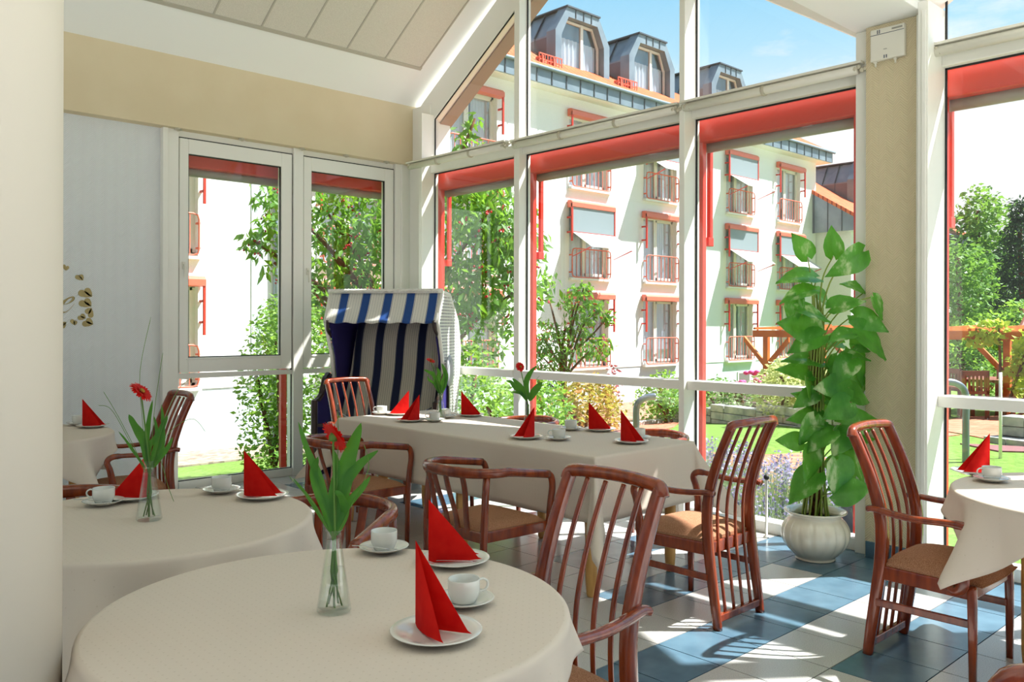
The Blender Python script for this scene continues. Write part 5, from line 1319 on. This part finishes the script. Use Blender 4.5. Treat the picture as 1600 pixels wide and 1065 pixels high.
def heart(m,base,tipdir,normal,L,curl=.25,w=None):
    d=tipdir.normalized(); s=d.cross(normal).normalized(); q=s.cross(d).normalized(); W_=(w or .92)*L
    nu,nv=10,12
    def fn(u,v):
        # v along 0..1, u across -1..1
        a=2*u-1
        y=v*L
        wid=W_*.5*(max(0.0,math.sin(PI*v**.55))**.9)*(1.0 if v>.0 else 0)
        lobe=-.10*L*(1-v)**6*(abs(a)**1.2)*3.0*0.9
        x=a*wid*(1 if v>.02 else .15+v*20)
        back=-(.16*L)*(abs(a)**1.5)*math.exp(-(v/.16)**2)
        zf=abs(x)*.22-curl*L*(v**2)*.6-.16*L*(abs(a)**2)*v*.4+.012*L*math.sin(v*26+a*3)*abs(a)
        vein=.010*L*math.cos(v*34-abs(a)*6)*(abs(a)*(1-abs(a)))*2
        return base+s*x+d*(y+back)+q*(zf+vein)
    m.grid(lambda u,v:tuple(fn(u,.02+.98*v)),nu,nv)
LV=[(1302,400,90,50,0),(1262,402,120,46,-.05),(1349,392,222,64,.05),(1276,434,172,64,.0),(1272,452,188,58,.06),(1246,464,252,48,.08),(1298,482,28,52,.10),(1246,482,345,56,.12),(1364,463,298,42,.10),(1333,492,335,58,.06),
(1333,512,332,74,.12),(1278,518,165,66,.08),(1286,524,200,60,.14),(1331,520,185,44,.16),(1328,545,300,60,-.04),(1288,566,160,64,.0),(1332,560,222,52,.10),(1270,585,162,56,.02),(1262,590,300,60,.05),(1310,556,250,40,.05),
(1286,598,310,46,.1),(1326,605,178,64,.10),(1322,612,352,52,.05),(1328,628,205,54,.15),(1314,662,12,66,.06),(1287,655,168,54,.06),(1273,650,250,52,.10),(1302,672,205,52,.12),(1254,690,175,44,.06),(1268,698,262,58,.08),
(1308,718,282,66,.18),(1318,706,318,62,.02),(1278,738,218,66,.10),(1302,770,14,60,.14),(1308,692,25,56,0),(1352,455,150,40,-.08),(1290,470,140,44,-.1),(1312,620,40,50,-.1),(1290,640,120,46,-.1),(1335,540,20,46,-.05),(1300,735,60,42,-.12),(1276,612,210,44,.05),(1322,588,330,50,-.06),(1285,690,130,50,-.08),(1330,728,300,40,-.1)]
rg=random.Random(9)
for q in range(7):
    z_=rg.uniform(.12,1.32); y_=876-(z_+.26)/((5.0)/1333)*1.0; LV.append((1296+rg.uniform(-24,26),470+ (1.32-z_)/1.2*300+rg.uniform(-8,8),rg.choice([20,45,140,160,200,225,250,290,320,340])+rg.uniform(-15,15),rg.uniform(34,48),rg.uniform(-.12,.06)))
ml=MB(); ms=MB()
for i,(x,y,a,L,dp) in enumerate(LV):
    base=atD(x,y,TD-dp*1.3)-O; k=(TD-dp)/FPX; ar=rad(a)
    d=cr0*math.cos(ar)+Vector((0,0,1))*math.sin(ar)-cfw*rg.uniform(-.15,.45)
    nrm=(-cfw*rg.uniform(.5,1.1)+Vector((0,0,rg.uniform(.1,1.2)))+cr0*rg.uniform(-.7,.7))
    if a in (345,188,172): nrm=-cfw*.6+Vector((0,0,1))
    heart(ml,base,d,nrm,L*k*.98,rg.uniform(.1,.7),rg.uniform(.70,.92))
    z0=max(.0,base.z-rg.uniform(.22,.5)); z0=min(z0,1.3)
    st=Vector((rg.uniform(-.03,.03),rg.uniform(-.03,.03),z0)) 
    mid=st*.5+base*.5+Vector((0,0,.05))-Vector((base.x,base.y,0))*.18
    P=smoothpath([st,mid,base],6); ms.tube(P,[.006-.0025*j/len(P) for j in range(len(P))],6)
for i in range(14):   # climbing stems along the pole
    a=2*PI*i/14; P=smoothpath([(.085*math.cos(a),.085*math.sin(a),-.01),(.05*math.cos(a+.4),.05*math.sin(a+.4),.35),(.045*math.cos(a+1),.045*math.sin(a+1),.75+.04*i),(.05*math.cos(a+1.3),.05*math.sin(a+1.3),.9+.045*i)],5); ms.tube(P,.0065,6)
ml.obj('foliage','pothos',t); ms.obj('stalks','petiole',t)

# ---------------------------------------------------------------- beach chair
def strandkorb():
    FL=Vector((4.27,7.05,0)); wd=Vector((.60,-.80,0)); f=Vector((-.80,-.60,0)); Wd=1.05
    C0=FL+wd*(Wd/2)      # front bottom centre
    t=thing('beach_chair','hooded two seat beach chair with blue and white stripes in the window corner','beach chair',C0-f*.0,math.atan2(wd.y,wd.x))
    # local: x to the chair's (image) right, -y towards front  => y points back
    hw=Wd/2; top=1.80; D0=.30
    # hood side panels (outline in y-z)
    side=[(.16,.62),(.04,1.20),(-.12,1.52),(.02,1.80),(.30,1.78),(.62,1.52),(.72,1.25),(.66,.92),(.56,.60)]
    for s,mat in ((-1,'wicker'),(1,'wicker')):
        m=MB(); m.prism([(s*hw,y,z) for y,z in side],(s*.03,0,0)); m.obj('wicker_side',mat,t)
        m=MB(); m.prism([(s*(hw-.012),y*.97+.01,z*.992) for y,z in side],(-s*.012,0,0)); m.obj('side_lining','navy',t)
        m=MB(); P=[(s*(hw+.015),y,z) for y,z in side]; m.sweep(P,.034,.034,up=(1,0,0),n=8,e=3,closed=True); m.obj('side_rim','wfr',t)
    m=MB(); ap=[(-hw,.02,1.80),(hw,.02,1.80),(hw,.30,1.78),(-hw,.30,1.78)]
    m.add([(-hw,.02,1.80),(hw,.02,1.80),(hw,.30,1.78),(-hw,.30,1.78),(-hw,.62,1.52),(hw,.62,1.52),(-hw,.72,1.25),(hw,.72,1.25),(-hw,.66,.92),(hw,.66,.92),(-hw,.56,.60),(hw,.56,.60)],[(0,1,2,3),(3,2,5,4),(4,5,7,6),(6,7,9,8),(8,9,11,10)]); m.obj('wicker_back','wicker',t,solid=.03)
    m=MB(); m.add([(-hw+.02,.03,1.775),(hw-.02,.03,1.775),(hw-.02,.29,1.755),(-hw+.02,.29,1.755),(-hw+.02,.60,1.50),(hw-.02,.60,1.50),(-hw+.02,.69,1.25),(hw-.02,.69,1.25),(-hw+.02,.62,.6),(hw-.02,.62,.6)],[(0,1,2,3),(3,2,5,4),(4,5,7,6),(6,7,9,8)]); m.obj('hood_lining','navy',t,solid=.01)
    # front canopy valance
    m=MB(); 
    def va(u,v): 
        x=-hw-.015+(2*hw+.03)*u; return (x,.02-.17*v-.02*math.sin(PI*u)*v,1.80-.29*v-.02*math.sin(PI*v)+.006*math.sin(u*40)*v)
    m.grid(va,60,8); m.obj('canopy_valance','strip2',t,solid=.012)
    m=MB(); m.sweep([(-hw-.03,.0,1.805),(hw+.03,.0,1.805)],.045,.05,up=(0,0,1),n=8,e=2)
    for i in range(34):
        x=-hw+2*hw*i/33; m.sweep([(x-.025,-.028,1.80),(x,-.034,1.81),(x+.025,-.028,1.82)],.016,.02,up=(0,1,0),n=6,e=2)
    m.obj('braided_edge','wfr',t)
    for s in (-1,1):
        m=MB(); m.sweep([(s*(hw-.02),-.15,1.53),(s*(hw-.01),-.12,1.44),(s*(hw),-.02,1.37)],.03,.02,up=(1,0,0),n=8,e=3); m.obj('valance_bracket','dwood',t)
    # back cushion (two halves look continuous)
    m=MB()
    def cu(u,v):
        x=(-hw+.10)+(2*hw-.20)*u; b=.032*(1-abs(2*u-1)**8)*(1-abs(2*v-1)**10); w=.014*math.sin(v*PI*3)
        return (x-.07*(1-v)*(1 if u<.5 else .2)*(1-2*u if u<.5 else 0),.15+.34*v-.02-b-w,.50+1.02*v)
    m.grid(cu,48,24); m.grid(lambda u,v:(lambda p:(p[0],p[1]+.10,p[2]))(cu(1-u,v)),48,24)
    for e in (0,1): m.grid(lambda u,v:(lambda p:(p[0],p[1]+.10*(u if e==0 else 1-u),p[2]))(cu(e,v)),1,24)
    m.grid(lambda u,v:(lambda p:(p[0],p[1]+.10*(1-v),p[2]))(cu(u,1)),48,1)
    m.obj('back_cushion','strip',t)
    # seat box
    MB().box((-hw+.02,-.12,.12),(hw-.02,.60,.42)).obj('seat_box','dwood',t,bevel=.01)
    m=MB()
    def sc(u,v): b=.05*((1-abs(2*u-1)**8)*(1-abs(2*v-1)**8))**.5; return (-hw+.07+(2*hw-.14)*u,-.16+.58*v,.43+b)
    m.grid(sc,48,16); m.obj('seat_cushion','strip2',t,solid=.02)
    # arm side panels with dark frame
    for s in (-1,1):
        pr=[(-.30,.02),(-.30,.80),(-.22,.80),(-.14,.84),(-.06,.98),(.02,1.02),(.10,1.0),(.10,.02)]
        m=MB(); m.sweep([(s*(hw+.045),y,z) for y,z in pr],.05,.04,up=(1,0,0),n=8,e=4,closed=True,smooth=False); m.obj('arm_frame','dwood',t)
        m=MB(); m.prism([(s*(hw+.03),y*.93-.005,z*.97+.02) for y,z in pr],(s*.02,0,0)); m.obj('arm_panel','navy',t)
        m=MB(); m.box((s*(hw+.075),-.31,.03),(s*(hw+.022),-.28,.79)); m.obj('arm_edge','greym',t)
        m=MB(); m.box((s*(hw-.0),-.26,.40),(s*(hw-.16 if s>0 else hw-.16),-.02,.425)); m.box((s*(hw-.02),-.28,.30),(s*(hw-.28),-.25,.42)); m.obj('fold_out_table','dwood',t)
        m=MB(); m.tube([(s*(hw-.03),-.15,.74),(s*(hw-.38),-.24,.58)],.006,6); m.obj('stay_rod','steel',t)
        m=MB(); m.box((s*(hw+.02),-.30,.56),(s*(hw-.40),-.22,.585)); m.obj('side_shelf','dwood',t)
        m=MB(); m.lathe([(.035,-.012),(.035,.012)],16); m.xform(Matrix.Translation((s*(hw-.03),-.22,.036))@Matrix.Rotation(PI/2,4,'Y')); m.box((s*(hw-.03)-.02,-.235,.05),(s*(hw-.03)+.02,-.205,.12)); m.obj('caster','chrome_dark',t)
        m=MB(); m.lathe([(.035,-.012),(.035,.012)],16); m.xform(Matrix.Translation((s*(hw-.03),.5,.036))@Matrix.Rotation(PI/2,4,'Y')); m.box((s*(hw-.03)-.02,.48,.05),(s*(hw-.03)+.02,.52,.12)); m.obj('caster','chrome_dark',t)
    m=MB(); m.sphere((hw+.065,.12,1.06),(.03,.10,.15),16,10); m.obj('side_lamp','ochre_plastic',t)
strandkorb()
